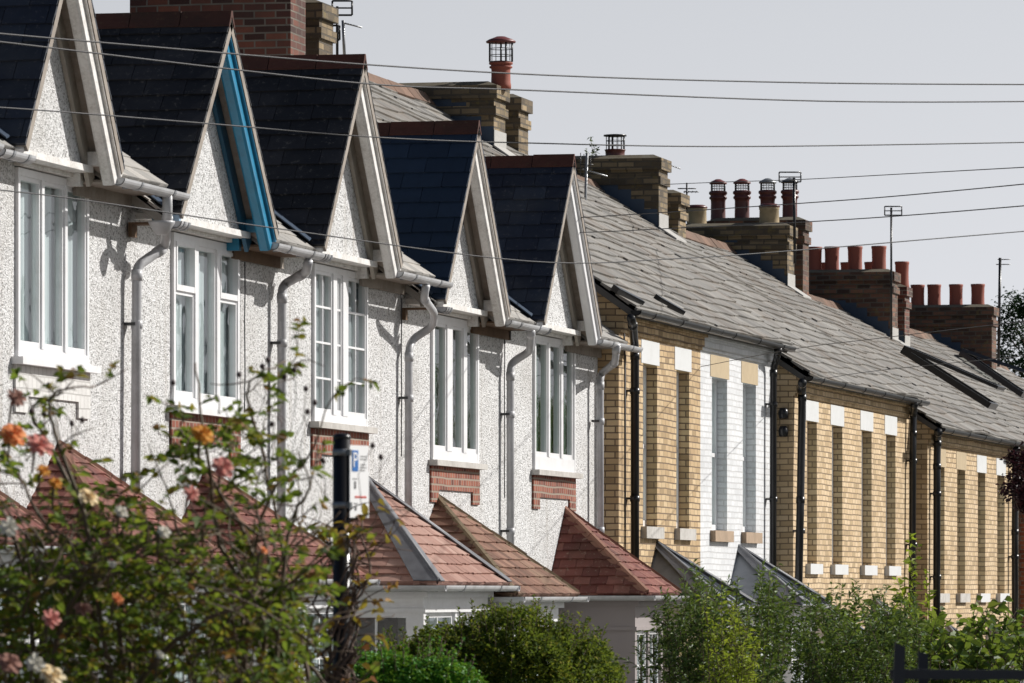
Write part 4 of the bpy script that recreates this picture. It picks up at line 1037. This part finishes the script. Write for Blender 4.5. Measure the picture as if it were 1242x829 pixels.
for ci, path in enumerate(canes):
    d = 20+rnd.uniform(-.7,.7); Q = cane(path, d, .009+.004*rnd.random())
    for i, q in enumerate(Q):
        py = HY-(q.z-CZ)*F/d
        if py > 900: continue
        for _ in range(1 if py < 640 else 2):
            if rnd.random() < (.30 if py < 560 else .42):
                # side twig
                dr = Vector((rnd.uniform(-1,1), rnd.uniform(-1,1)*.6, rnd.uniform(-.1,1))).normalized(); L = rnd.uniform(.05,.26)*(1 if py > 560 else .65)
                tw = curve_pts(q, q+dr*L, .15, 4, rnd); sb.tube(tw, [.003,.0028,.0025,.002,.0015], 5)
                for t in tw[1:]:
                    if rnd.random() < (.30 if py < 600 else .26): cluster(t, Vector((rnd.uniform(-1,1), rnd.uniform(-1,1), rnd.uniform(-.3,.8))), rnd.uniform(.6,1.1))
                tips.append(tw[-1])
    tips.append(Q[-1])
# lower thicket
for _ in range(260):
    px = rnd.uniform(-30, 380); py = rnd.uniform(665, 900)
    if px > 330 and rnd.random() < .45: continue
    if py < 700 and px > 250 and rnd.random() < .5: continue
    p = PD(px, py, 20+rnd.uniform(-.9,.9)); dr = Vector((rnd.uniform(-1,1), rnd.uniform(-1,1), rnd.uniform(-.2,1))).normalized()
    tw = curve_pts(p, p+dr*rnd.uniform(.1,.35), .2, 5, rnd); sb.tube(tw, [.0035,.003,.003,.0025,.002,.0015], 5)
    for t in tw:
        if rnd.random() < .24: cluster(t, Vector((rnd.uniform(-1,1), rnd.uniform(-1,1), rnd.uniform(-.3,.8))), rnd.uniform(.6,1.1))
for _ in range(240):
    p = PD(rnd.uniform(-20, 385), rnd.uniform(650, 880), 20+rnd.uniform(-.9,.9)); dr = Vector((rnd.uniform(-1,1), rnd.uniform(-1,1), rnd.uniform(-.5,1))).normalized()
    sb.tube(curve_pts(p, p+dr*rnd.uniform(.15,.45), .2, 5, rnd), [.0045,.004,.0035,.003,.0025,.002], 5)
for _ in range(260):
    p = PD(rnd.uniform(-20, 380), rnd.uniform(690, 880), 20+rnd.uniform(-.9,.9))
    for _2 in range(3): cluster(p+Vector((rnd.gauss(0,.03), rnd.gauss(0,.03), rnd.gauss(0,.03))), Vector((rnd.uniform(-1,1), rnd.uniform(-1,1), rnd.uniform(-.3,.8))), rnd.uniform(.6,1.1))
# leafy mass around the mid right of the bush
for (px0, px1, py0, py1, n) in ((200,330,490,620,30), (270,365,440,560,12), (0,60,540,620,7), (70,190,585,670,20), (10,250,660,720,26), (300,360,700,760,16)):
    for _ in range(n):
        p = PD(rnd.uniform(px0,px1), rnd.uniform(py0,py1), 20+rnd.uniform(-.5,.5)); dr = Vector((rnd.uniform(-1,1), rnd.uniform(-1,1), rnd.uniform(-.6,1))).normalized()
        tw = curve_pts(p, p+dr*rnd.uniform(.06,.18), .2, 3, rnd); sb.tube(tw, [.0028,.0025,.002,.0015], 5)
        for t in tw:
            if rnd.random() < .42: cluster(t, Vector((rnd.uniform(-1,1), rnd.uniform(-1,1), rnd.uniform(-.3,.8))), rnd.uniform(.6,1.15))
stems = sb.build('stems', M['stem'], RB)
leaves('foliage', [tuple(p) for p, d in leafpos], .043, .030, M['lf_rose'], RB, .25, .2, detail=True, dirs=np.array([tuple(d) for p, d in leafpos])+rng.normal(0,.2,(len(leafpos),3)))
def flower(px, py, d, size, mat, loose=0, face=(.6,-.6,.55), parent=None, lab=None):
    d -= .75; size *= .98
    c = PD(px, py, d); f = Vector(face).normalized(); f = (f+Vector((rnd.uniform(-.3,.3), rnd.uniform(-.2,.2), rnd.uniform(-.3,.3)))).normalized()
    a = f.cross(Vector((0,0,1))).normalized(); b = a.cross(f); mb = MB()
    rings = [(5,.25,.95),(6,.5,.8),(7,.8,.55),(8,1.0,.25+.2*loose)]
    for ri, (n, rr, lift) in enumerate(rings):
        for k in range(n):
            t = 2*math.pi*(k+ri*.37)/n+rnd.uniform(-.15,.15); dr = a*math.cos(t)+b*math.sin(t); sd = f.cross(dr)
            L = size*.5*rr*rnd.uniform(.85,1.15); w = size*.30*(.6+rr*.5)*(1-.3*loose)
            hl = size*.32*lift; v = []
            for s_, u_ in ((0,.0),(.4,.8),(.8,1.0),(1.0,.5)):
                h = hl*math.sin(s_*1.6)-size*.05*s_*s_*(1.5*rr)
                for q in (-1, -.4, .4, 1): v.append(c+dr*L*s_+sd*w*.5*u_*q+f*(h+size*.05*abs(q)*u_+rnd.uniform(-.01,.01)*size))
            mb.solid(v, [(i*4+j, i*4+j+1, i*4+j+5, i*4+j+4) for i in range(3) for j in range(3)], True)
    o = mb.build('rose', M[mat], parent or RB)
    if lab: o['label'] = lab
    gb = MB(); gb.tube([c-f*.005, c-f*.03, c-f*.05+Vector((0,0,-.06))], [.008,.006,.003], 6); gb.build('flower_stalk', M['stem'], o)
for args in [(15,528,19.6,.095,'pet_orange'), (46,542,19.5,.10,'pet_pink',.8), (19,484,19.8,.075,'pet_brown',.9), (245,527,19.6,.085,'pet_amber'),
             (270,568,19.5,.08,'pet_pink'), (232,600,19.6,.06,'pet_pink',.9), (67,587,19.8,.05,'pet_amber',.4), (107,604,19.7,.08,'pet_cream',.5),
             (198,646,19.5,.05,'pet_white',.6), (147,622,19.9,.05,'pet_white',.6), 
             (62,822,19.4,.095,'pet_cream',.7), (42,806,19.5,.07,'pet_white',.6), (10,806,19.4,.09,'pet_brown',.3), (62,752,19.6,.07,'pet_pink',.8),
             (100,740,19.9,.07,'pet_brown',.8), (10,640,19.7,.07,'pet_white',.5), (142,727,19.7,.045,'pet_orange',.6),
             (52,572,19.5,.05,'pet_amber',.9), (320,668,19.7,.03,'pet_orange',.5), (194,795,19.8,.035,'pet_white',.5), (136,685,19.8,.03,'pet_white',.6)]:
    flower(*args)
for (x, y) in [(74,456),(59,468),(87,514),(54,503),(38,499),(100,510),(325,437),(371,472),(318,445),(357,449),(345,458),(373,500),(382,489),(210,465),(330,515),(290,455),(462,555),(452,541),(392,560),(393,538)]:
    hb = MB(); hb.lathe(PD(x, y, 20), [(.002,-.010),(.008,-.005),(.010,.001),(.007,.008),(.003,.012)], 8)
    p = PD(x, y, 20); hb.tube([p, p+Vector((rnd.uniform(-.06,.06), 0, -.10)), p+Vector((rnd.uniform(-.1,.1), .05, -.22))], .0014, 4, False); hb.build('rose_hip', M['hip'], RB)

# ---- parking sign pole with dead climber
SP = thing('parking_sign', 'white parking sign with blue letter P on a black pole', 'sign', (*PD(414.5, 800, 24).xy, ground_z(24)))
mb = MB(); a = PD(414.5, 533, 24); mb.tube([(a.x, a.y, ground_z(24)), a], .038, 16); mb.lathe(a, [(.038,-.001),(.038,.012),(.03,.022),(.001,.026)], 16)
pole = mb.build('pole', M['black'], SP)
sc_ = F/23.95   # pixels per metre
W_ = 22/sc_; # projected width; the plate turns away from the viewer
pl = PD(424.5, 540, 23.95); H_ = 88/sc_
ax = (Vector((CT, ST, 0))*math.cos(R(62))+Vector((-ST, CT, 0))*math.sin(R(62))); wd = W_/math.cos(R(62)); nrm = ax.cross(Vector((0,0,1))).normalized()
if nrm.dot(Vector((-ST, CT, 0))) > 0: nrm = -nrm
def plate(mb, u0, u1, w0, w1, off, th=.0015):
    q = [pl+ax*(wd*u)+Vector((0,0,-H_*w))+nrm*off for u, w in ((u0,w1),(u1,w1),(u1,w0),(u0,w0))]; mb.prism(q, -nrm*th)
mb = MB(); plate(mb, 0, 1, 0, 1, 0, .003); sp = mb.build('sign_plate', M['signwhite'], SP)
mb = MB(); plate(mb, .10, .42, .07, .36, .002); mb.build('blue_panel', M['signblue'], sp)
fc = bpy.data.curves.new('letter_p', 'FONT'); fc.body = 'P'; fc.size = 1; fo = bpy.data.objects.new('tmp', fc); COL.objects.link(fo)
bpy.context.view_layer.update(); tm = fo.to_mesh(); xs_ = [v.co.x for v in tm.vertices]; ys_ = [v.co.y for v in tm.vertices]; mb = MB()
fx = lambda v: pl+ax*(wd*(.15+.22*(v.x-min(xs_))/(max(xs_)-min(xs_))))+Vector((0,0,-H_*(.30-.20*(v.y-min(ys_))/(max(ys_)-min(ys_)))))+nrm*.004
mb.solid([fx(v.co) for v in tm.vertices], [tuple(p.vertices) for p in tm.polygons]); fo.to_mesh_clear(); bpy.data.objects.remove(fo); mb.build('letter_p', M['signwhite'], sp)
mb = MB(); 
for (u0,u1,w0,w1) in ((.55,.86,.145,.155),(.52,.88,.185,.195),(.55,.82,.26,.27),(.52,.86,.30,.31),(.52,.78,.34,.35),(.14,.38,.46,.47),(.22,.30,.50,.60),(.2,.4,.80,.812),(.55,.8,.80,.812),(.62,.74,.84,.92),(.25,.33,.84,.9)): plate(mb, u0, u1, w0, w1, .002)
mb.build('sign_text', M['signgrey'], sp)
mb = MB(); plate(mb, .25, .85, .70, .725, .002); mb.build('red_arrow', M['signred'], sp)
for yy in (549, 613):
    mb = MB(); c = PD(414.5, yy, 24); mb.tube([c+Vector((0,0,.014)), c-Vector((0,0,.014))], .0405, 16); mb.bar(c, PD(426, yy, 23.95), .012, .024); mb.build('pole_clip', M['steel'], SP)
CL = thing('climbing_plant', 'dead brown climber twisted round the black sign pole', 'plant', (*PD(414, 800, 24).xy, ground_z(24)))
mb = MB(); lp = []
for k in range(14):
    ph = rnd.uniform(0, 6.28); turns = rnd.uniform(.5,1.6); top = rnd.uniform(630, 690); pts = []
    for i in range(26):
        t = i/25; py = 930+(top-930)*t; c = PD(414.5+rnd.uniform(-1.5,1.5)+18*math.sin(ph+t*4)*(k % 3)*.45, py, 24)
        an = ph+turns*t*6.28; rr = .05+.035*rnd.random(); pts.append(c+Vector((math.cos(an)*rr, math.sin(an)*rr, 0)))
    mb.tube(pts, [.010-.006*i/25 for i in range(26)], 6)
    for _ in range(7):
        i = rnd.randrange(8, 25); q = pts[i]; e = q+Vector((rnd.uniform(-1,1)*.22, rnd.uniform(-.1,.1), rnd.uniform(-.12,.16)))
        tw = curve_pts(q, e, .2, 5, rnd); mb.tube(tw, [.004,.0035,.003,.0025,.002,.0015], 5)
        if rnd.random() < .6: lp += [tuple(tw[-1]), tuple(tw[-2])]
mb.build('stems', M['bark'], CL)
for (x, y, n) in ((430,643,14),(400,650,10),(440,700,5),(385,640,5)):
    for _ in range(n): lp.append(tuple(PD(x+rnd.gauss(0,12), y+rnd.gauss(0,6), 23.9+rnd.uniform(-.1,.1))))
leaves('foliage', lp, .05, .035, M['lf_dry'], CL, .4, .2, detail=True)
lp = [tuple(PD(x, y, 23.6)) for x, y in ((497,571),(484,573),(492,597),(489,600),(447,565),(330,440),(470,690),(440,730))]

# ---- clipped privet shrub
def shrub(name, label, cat, blobs, nleaf, ll, lw, mat, detail=False, shoots=0, seed=5, shell=.80, stemm='bark', upb=.35):
    c0 = Vector(blobs[0][0]); t = thing(name, label, cat, (c0.x, c0.y, ground_z(c0.y)))
    tot = sum(b[1][0]*b[1][2] for b in blobs); pos = []
    mb = MB()
    for i, (c, rad, *_) in enumerate(blobs):
        n = int(nleaf*rad[0]*rad[2]/tot); pos += blob_points(n, c, rad, shell, seed+i, .16)
        for k in range(6):
            e = Vector(c)+Vector((rnd.uniform(-.7,.7)*rad[0], rnd.uniform(-.7,.7)*rad[1], rnd.uniform(-.2,.75)*rad[2]))
            q = curve_pts((c0.x+rnd.uniform(-.1,.1), c0.y+rnd.uniform(-.1,.1), ground_z(c0.y)-.05), e, .1, 6, rnd); mb.tube(q, [.02,.017,.014,.011,.008,.006,.004], 6)
    for k in range(shoots):   # young shoots that stand out of the clipped surface
        c, rad = blobs[rnd.randrange(len(blobs))][:2]; th = rnd.uniform(0, 6.28); r_ = rnd.uniform(.3, 1); el = math.sqrt(max(0, 1-r_*r_))
        p = Vector(c)+Vector((math.cos(th)*r_*rad[0], math.sin(th)*r_*rad[1], el*rad[2])); L = rnd.uniform(.04, .17)
        d = Vector((math.cos(th)*.5*r_, math.sin(th)*.5*r_, 1)).normalized(); mb.tube([p-d*.05, p+d*L], .002, 4)
        m = int(L/.014)+2
        for j in range(m): pos.append(tuple(p+d*(L*j/m)))
    mb.build('branches', M[stemm], t)
    leaves('foliage', pos, ll, lw, mat, t, .15, .2, updir=(upb, (0,0,1)), detail=detail)
    return t
sx = lambda px, d: px/(F/d)
def bl(px, py, d, rx, ry, dep): return (PD(px, py, d), (rx*d/F, dep, ry*d/F))
shrub('privet_shrub', 'large dark green rounded shrub with yellowish tips in front of the tiled bays', 'shrub',
      [bl(615,838,36,95,92,.5), bl(545,845,36,80,78,.45), bl(680,840,36.3,72,74,.45), bl(492,850,36.2,52,62,.35), bl(450,862,36.2,40,50,.3)], 78000, .032, .020, M['lf_hedge'], shoots=380, seed=5)
shrub('box_hedge', 'bright green low clipped hedge at the bottom, in front of the dark shrub', 'hedge',
      [bl(478,846,30,100,52,.35), bl(535,852,30,52,46,.3)], 24000, .028, .019, M['lf_box'], shoots=80, seed=21, upb=.2)

def upright(name, label, cat, stems, leafn, ll, lw, mat, d, seed=1, spreadd=.8, up=.55, stemr=.006, detail=False, base=None, dirup=.5, dens=1.0, sub=3):
    """loose shrub of upright stems with leaves along them: stems = list of (px bottom, px top, py top)"""
    rn = random.Random(seed); b0 = PD(sum(s[0] for s in stems)/len(stems), 900, d); t = thing(name, label, cat, (b0.x, b0.y, ground_z(b0.y)))
    mb = MB(); pos = []; dirs = []
    for (pb, pt_, ty) in stems:
        dd = d+rn.uniform(-spreadd, spreadd); a = PD(pb, 960, dd); e = PD(pt_, ty, dd)
        q = curve_pts(a, e, .05, 12, rn); mb.tube(q, [stemr*(1-.8*i/12) for i in range(13)], 6)
        L = (e-a).length
        runs = [(q, 1.0)]
        for _ in range(sub):
            i = rn.randrange(4, 11); s0 = q[i]; e2 = s0+Vector((rn.uniform(-.3,.3), rn.uniform(-.2,.2), rn.uniform(.1,.4)))*(.55)
            w = curve_pts(s0, e2, .12, 6, rn); mb.tube(w, [stemr*.5*(1-.8*j/6) for j in range(7)], 5); runs.append((w, .9))
        for w, k in runs:
            for p0, p1 in zip(w, w[1:]):
                seg = (p1-p0).length; n = max(1, int(seg/.013*dens))
                for j in range(n):
                    p = p0.lerp(p1, j/n)
                    dr = (p1-p0).normalized()*dirup+Vector((rn.gauss(0,1), rn.gauss(0,1), rn.gauss(0,.5))).normalized()
                    pos.append(tuple(p)); dirs.append(tuple(dr))
    mb.build('branches', M['bark'], t)
    leaves('foliage', pos, ll, lw, mat, t, .12, .25, dirs=np.array(dirs), detail=detail)
    return t
rn = random.Random(4)
st = []
for i in range(80):
    px = rn.uniform(762, 965)
    if px < 812 and i % 3: px += 70
    top = {0: 745, 1: 720, 2: 690, 3: 712, 4: 700, 5: 690, 6: 705}[min(6, int((px-760)/30))]+rn.uniform(-12, 45)
    st.append((px*.6+860*.4, px+rn.uniform(-6,6), top))
upright('olive_shrub', 'grey green shrub with narrow leaves before the white lattice window', 'shrub', st, 0, .058, .018, M['lf_olive'], 40, 3, .8, dens=1.25, sub=5)
st = [(rn.uniform(860,905), rn.uniform(850,925), rn.uniform(700,800)) for _ in range(22)]
upright('lime_shrub', 'yellow green feathery young shrub in front of the olive coloured one', 'shrub', st, 0, .05, .015, M['lf_lime'], 38, 8, .25, dens=.9, sub=4, dirup=.2)
st = [(rn.uniform(955,1130), rn.uniform(945,1120), rn.uniform(705,775)) for _ in range(76)]
upright('myrtle_shrub', 'dark green bushy shrub with small narrow leaves, left of the timber fence post', 'shrub', st, 0, .052, .019, M['lf_olive'], 41, 13, .8, dens=1.25, sub=5)
st = [(rn.uniform(1000,1260), rn.uniform(980,1260), rn.uniform(722,790)) for _ in range(100)]
upright('fig_tree', 'broad leaved fig bush spreading behind the dark timber fence at lower right', 'shrub', st, 0, .092, .062, M['lf_fig'], 44, 17, 1.2, detail=True, dens=.36, sub=5, dirup=.25, stemr=.01)
st = [(1100,1102,642),(1105,1112,660),(1110,1122,690),(1096,1090,700),(1104,1128,720),(1100,1082,735)]
upright('tall_weed', 'tall pale green shoot rising against the black downpipe', 'plant', st, 0, .08, .034, M['lf_lime'], 46, 19, .2, dens=.7, sub=5, dirup=.3)
st = [(rn.uniform(1000,1075), rn.uniform(990,1090), rn.uniform(700,745)) for _ in range(12)]
upright('bramble', 'thin straggling stems with sparse leaves under the pale brick sills', 'plant', st, 0, .05, .024, M['lf_fig'], 47, 23, .4, dens=.22, sub=3, dirup=.3, stemr=.004)

# ---- trees
def tree(name, label, base, crown_c, rad, nleaf, ll, lw, mat, seed=1, clumps=26, barkr=.16, shell=.2):
    rn2 = random.Random(seed); t = thing(name, label, 'tree', base); c = Vector(crown_c); base = Vector(base)
    tb = MB(); top = c+Vector((0,0,-rad[2]*.1)); q = curve_pts(base, top, .03, 8, rn2); tb.tube(q, [barkr*(1-.7*i/8) for i in range(9)], 10)
    pos = []
    for i in range(clumps):
        d = Vector((rn2.gauss(0,1), rn2.gauss(0,1), rn2.gauss(0,1))).normalized(); k = rn2.uniform(.35,.95)
        cc = c+Vector((d.x*rad[0]*k, d.y*rad[1]*k, d.z*rad[2]*k)); r_ = rn2.uniform(.16,.34)
        tb.tube(curve_pts(q[rn2.randrange(4,8)], cc, .08, 5, rn2), [barkr*.35,barkr*.28,barkr*.2,barkr*.14,barkr*.1,barkr*.05], 6)
        pos += blob_points(nleaf//clumps, cc, (rad[0]*r_, rad[1]*r_, rad[2]*r_*.8), shell, seed*50+i, .5)
    tb.build('trunk', M['bark'], t); leaves('crown', pos, ll, lw, mat, t, .2, .2)
    return t
c = PD(1285, 445, 140); tree('distant_tree', 'dark leafy tree far behind the last chimney at the right edge', (c.x, c.y, ground_z(c.y)), c, (1.75,1.75,2.3), 26000, .085, .055, M['lf_far'], 3, 60, .2)
c = PD(1318, 455, 150); c.z -= 2; tree('distant_tree', 'second far tree, lower and mostly past the right edge', (c.x+1, c.y, ground_z(c.y)), c, (2.6,2.6,3), 14000, .1, .06, M['lf_far'], 4, 40, .2)
c = PD(1262, 585, 62); tree('purple_plum_tree', 'dark purple leaved tree reaching in from the right edge', (c.x+.1, c.y, ground_z(c.y)), c, (.42,.42,.62), 3600, .055, .035, M['lf_purple'], 6, 26, .05)
# conifers and garden trees across the street, mirrored in the upstairs windows
for i, (x, y, h, r_) in enumerate([(12.6,82,7.2,.9),(14.2,86,8.0,1.0),(14.0,90,7.0,.9),(12.8,94,8.4,1.1),(15.5,100,8.6,1.2)]):
    gz = ground_z(y); t = thing('conifer', ['slim dark conifer across the street, nearest of the row','second slim conifer across the street','short slim conifer across the street','tall slim conifer across the street','farthest and tallest conifer across the street'][i], 'tree', (x, y, gz), 'conifers across the street')
    tb = MB(); tb.tube([(x,y,gz-.1),(x,y,gz+h)], [.12,.02], 8); tb.build('trunk', M['bark'], t)
    pos = []
    for _ in range(5000):
        u_ = rng.random()**.8; rr = r_*(1-u_)**.7*(.75+.35*rng.random()); an = rng.random()*6.283; pos.append((x+rr*math.cos(an), y+rr*math.sin(an), gz+.4+u_*(h-.2)))
    leaves('crown', pos, .16, .05, M['lf_conifer'], t, -.2, .2, updir=(.5,(0,0,1)))
for i, (x, y, h) in enumerate([(13.0,112,7.5),(15.5,118,9),(12.8,124,8.5),(16,130,10)]):
    gz = ground_z(y); tree('garden_tree', ['round garden tree across the street, nearest','broad garden tree across the street','garden tree across the street past the broad one','tallest garden tree across the street'][i], (x, y, gz), (x, y, gz+h*.62), (2.2,2.2,h*.38), 9000, .14, .09, M['lf_hedge'], 30+i, 30)

# weeds on the chimney with the wire cage cowl
WT = thing('weed', 'small leafy weed growing from the top of the chimney beside the wire cage cowl', 'plant', PD(719,186,y2c/CT+3))
mb = MB(); pos = []
dw = (y2c+.3+ST*0)/CT+3.9
for (x0, x1, y1) in ((719,716,158),(717,722,168),(721,725,172),(715,711,174)):
    c_, s_ = on_stack(x0, y2c+.3); a = Vector((c_.x, c_.y, 9.48)); c_, s_ = on_stack(x1, y2c+.3); e = Vector((c_.x, c_.y, 9.48+(186-y1)/s_*1.0)); q = curve_pts(a, e, .06, 5, rnd); mb.tube(q, .004, 4)
    for p in q[1:]:
        for _ in range(4): pos.append(tuple(p+Vector((rnd.gauss(0,.012), rnd.gauss(0,.012), rnd.gauss(0,.01)))))
mb.build('stems', M['stem'], WT); leaves('foliage', pos, .05, .03, M['lf_olive'], WT, .1, .2)

# ---- dark timber fence, near the camera at lower right
FN = thing('timber_fence', 'dark stained post and rail fence at the lower right corner', 'fence', (*PD(1092, 829, 21).xy, ground_z(21)))
for (x, w, top, lean) in ((1091.5, 13, 780, -.012), (1119.5, 12.5, 790, .006), (1420, 13, 790, 0)):
    mb = MB(); a = PD(x, top, 21.0+(.25 if x == 1119.5 else 0)); s = w*21/F; b = Vector((a.x+lean*4, a.y, ground_z(a.y)-.2)); r_ = Vector((CT, ST, 0))
    d_ = Vector((-ST, CT, 0)); q = [a-r_*s/2-d_*s/2, a+r_*s/2-d_*s/2+Vector((0,0,-.012)), a+r_*s/2+d_*s/2+Vector((0,0,-.012)), a-r_*s/2+d_*s/2]
    mb.solid(q+[p-a+b for p in q], [(0,1,2,3),(4,7,6,5),(0,4,5,1),(1,5,6,2),(2,6,7,3),(3,7,4,0)]); mb.build('post', M['fence'], FN)
for (y0_, y1_, hh) in ((818, 820, 12), (846, 850, 12), (900, 903, 14)):
    mb = MB(); mb.bar(PD(1080, y0_, 21.12), PD(1440, y1_, 21.12), .035, hh*21/F); mb.build('rail', M['fence'], FN)

# ------------------------------------------------------------------ light, sky, camera
HAZE = (14.1, 14.4, 15.3)
SUN_EL, SUN_AZ = R(33), R(53)      # azimuth from +y towards +x
w = bpy.data.worlds.new('World'); sc.world = w; w.use_nodes = True
nt = w.node_tree; bg = nt.nodes['Background']; sky = nt.nodes.new('ShaderNodeTexSky'); sky.sky_type = 'NISHITA'; sky.sun_disc = False
sky.sun_elevation = SUN_EL; sky.sun_rotation = SUN_AZ; sky.air_density = 1.0; sky.dust_density = 3.0; sky.ozone_density = 1.6; sky.altitude = 50
# pale summer haze in the sky near the horizon, strongest on the sun's side
tc = N(nt, 'ShaderNodeTexCoord'); sxyz = N(nt, 'ShaderNodeSeparateXYZ'); nt.links.new(tc.outputs['Generated'], sxyz.inputs[0])
hz = maprange(nt, sxyz.outputs[2], .0, .42, 1, 0)
dp = N(nt, 'ShaderNodeVectorMath', operation='DOT_PRODUCT'); nt.links.new(tc.outputs['Generated'], dp.inputs[0]); dp.inputs[1].default_value = (math.sin(SUN_AZ), math.cos(SUN_AZ), 0)
sd_ = maprange(nt, dp.outputs['Value'], -.6, .35, .06, 1)
mu = N(nt, 'ShaderNodeMath', operation='MULTIPLY'); nt.links.new(hz, mu.inputs[0]); nt.links.new(sd_, mu.inputs[1])
gl = maprange(nt, dp.outputs['Value'], .28, .52, .97, 1.12); hc = N(nt, 'ShaderNodeVectorMath', operation='SCALE'); hc.inputs[0].default_value = HAZE; nt.links.new(gl, hc.inputs['Scale'])
skc = mixc(nt, mu.outputs[0], sky.outputs[0], hc.outputs[0])
nt.links.new(skc, bg.inputs[0]); bg.inputs[1].default_value = .05
sl = bpy.data.lights.new('sun', 'SUN'); sl.energy = 5.0; sl.angle = R(.53); sl.color = (1, .968, .92)
so = bpy.data.objects.new('sun', sl); COL.objects.link(so)
sd = Vector((math.cos(SUN_EL)*math.sin(SUN_AZ), math.cos(SUN_EL)*math.cos(SUN_AZ), math.sin(SUN_EL)))
so.rotation_euler = sd.to_track_quat('Z', 'Y').to_euler(); so.location = (20, 40, 40)
cam = bpy.data.cameras.new('camera'); co = bpy.data.objects.new('camera', cam); COL.objects.link(co)
co.location = (CX, 0, CZ); co.rotation_euler = (R(90), 0, TH)
cam.sensor_width = 36; cam.lens = 36*F/1242; cam.shift_y = (HY-414.5)/1242; cam.clip_end = 3000; cam.clip_start = .5
cam.dof.use_dof = True; cam.dof.focus_distance = 62; cam.dof.aperture_fstop = 12
sc.camera = co
vs = sc.view_settings; vs.view_transform = 'Standard'; vs.look = 'None'; vs.exposure = .05; vs.gamma = 1
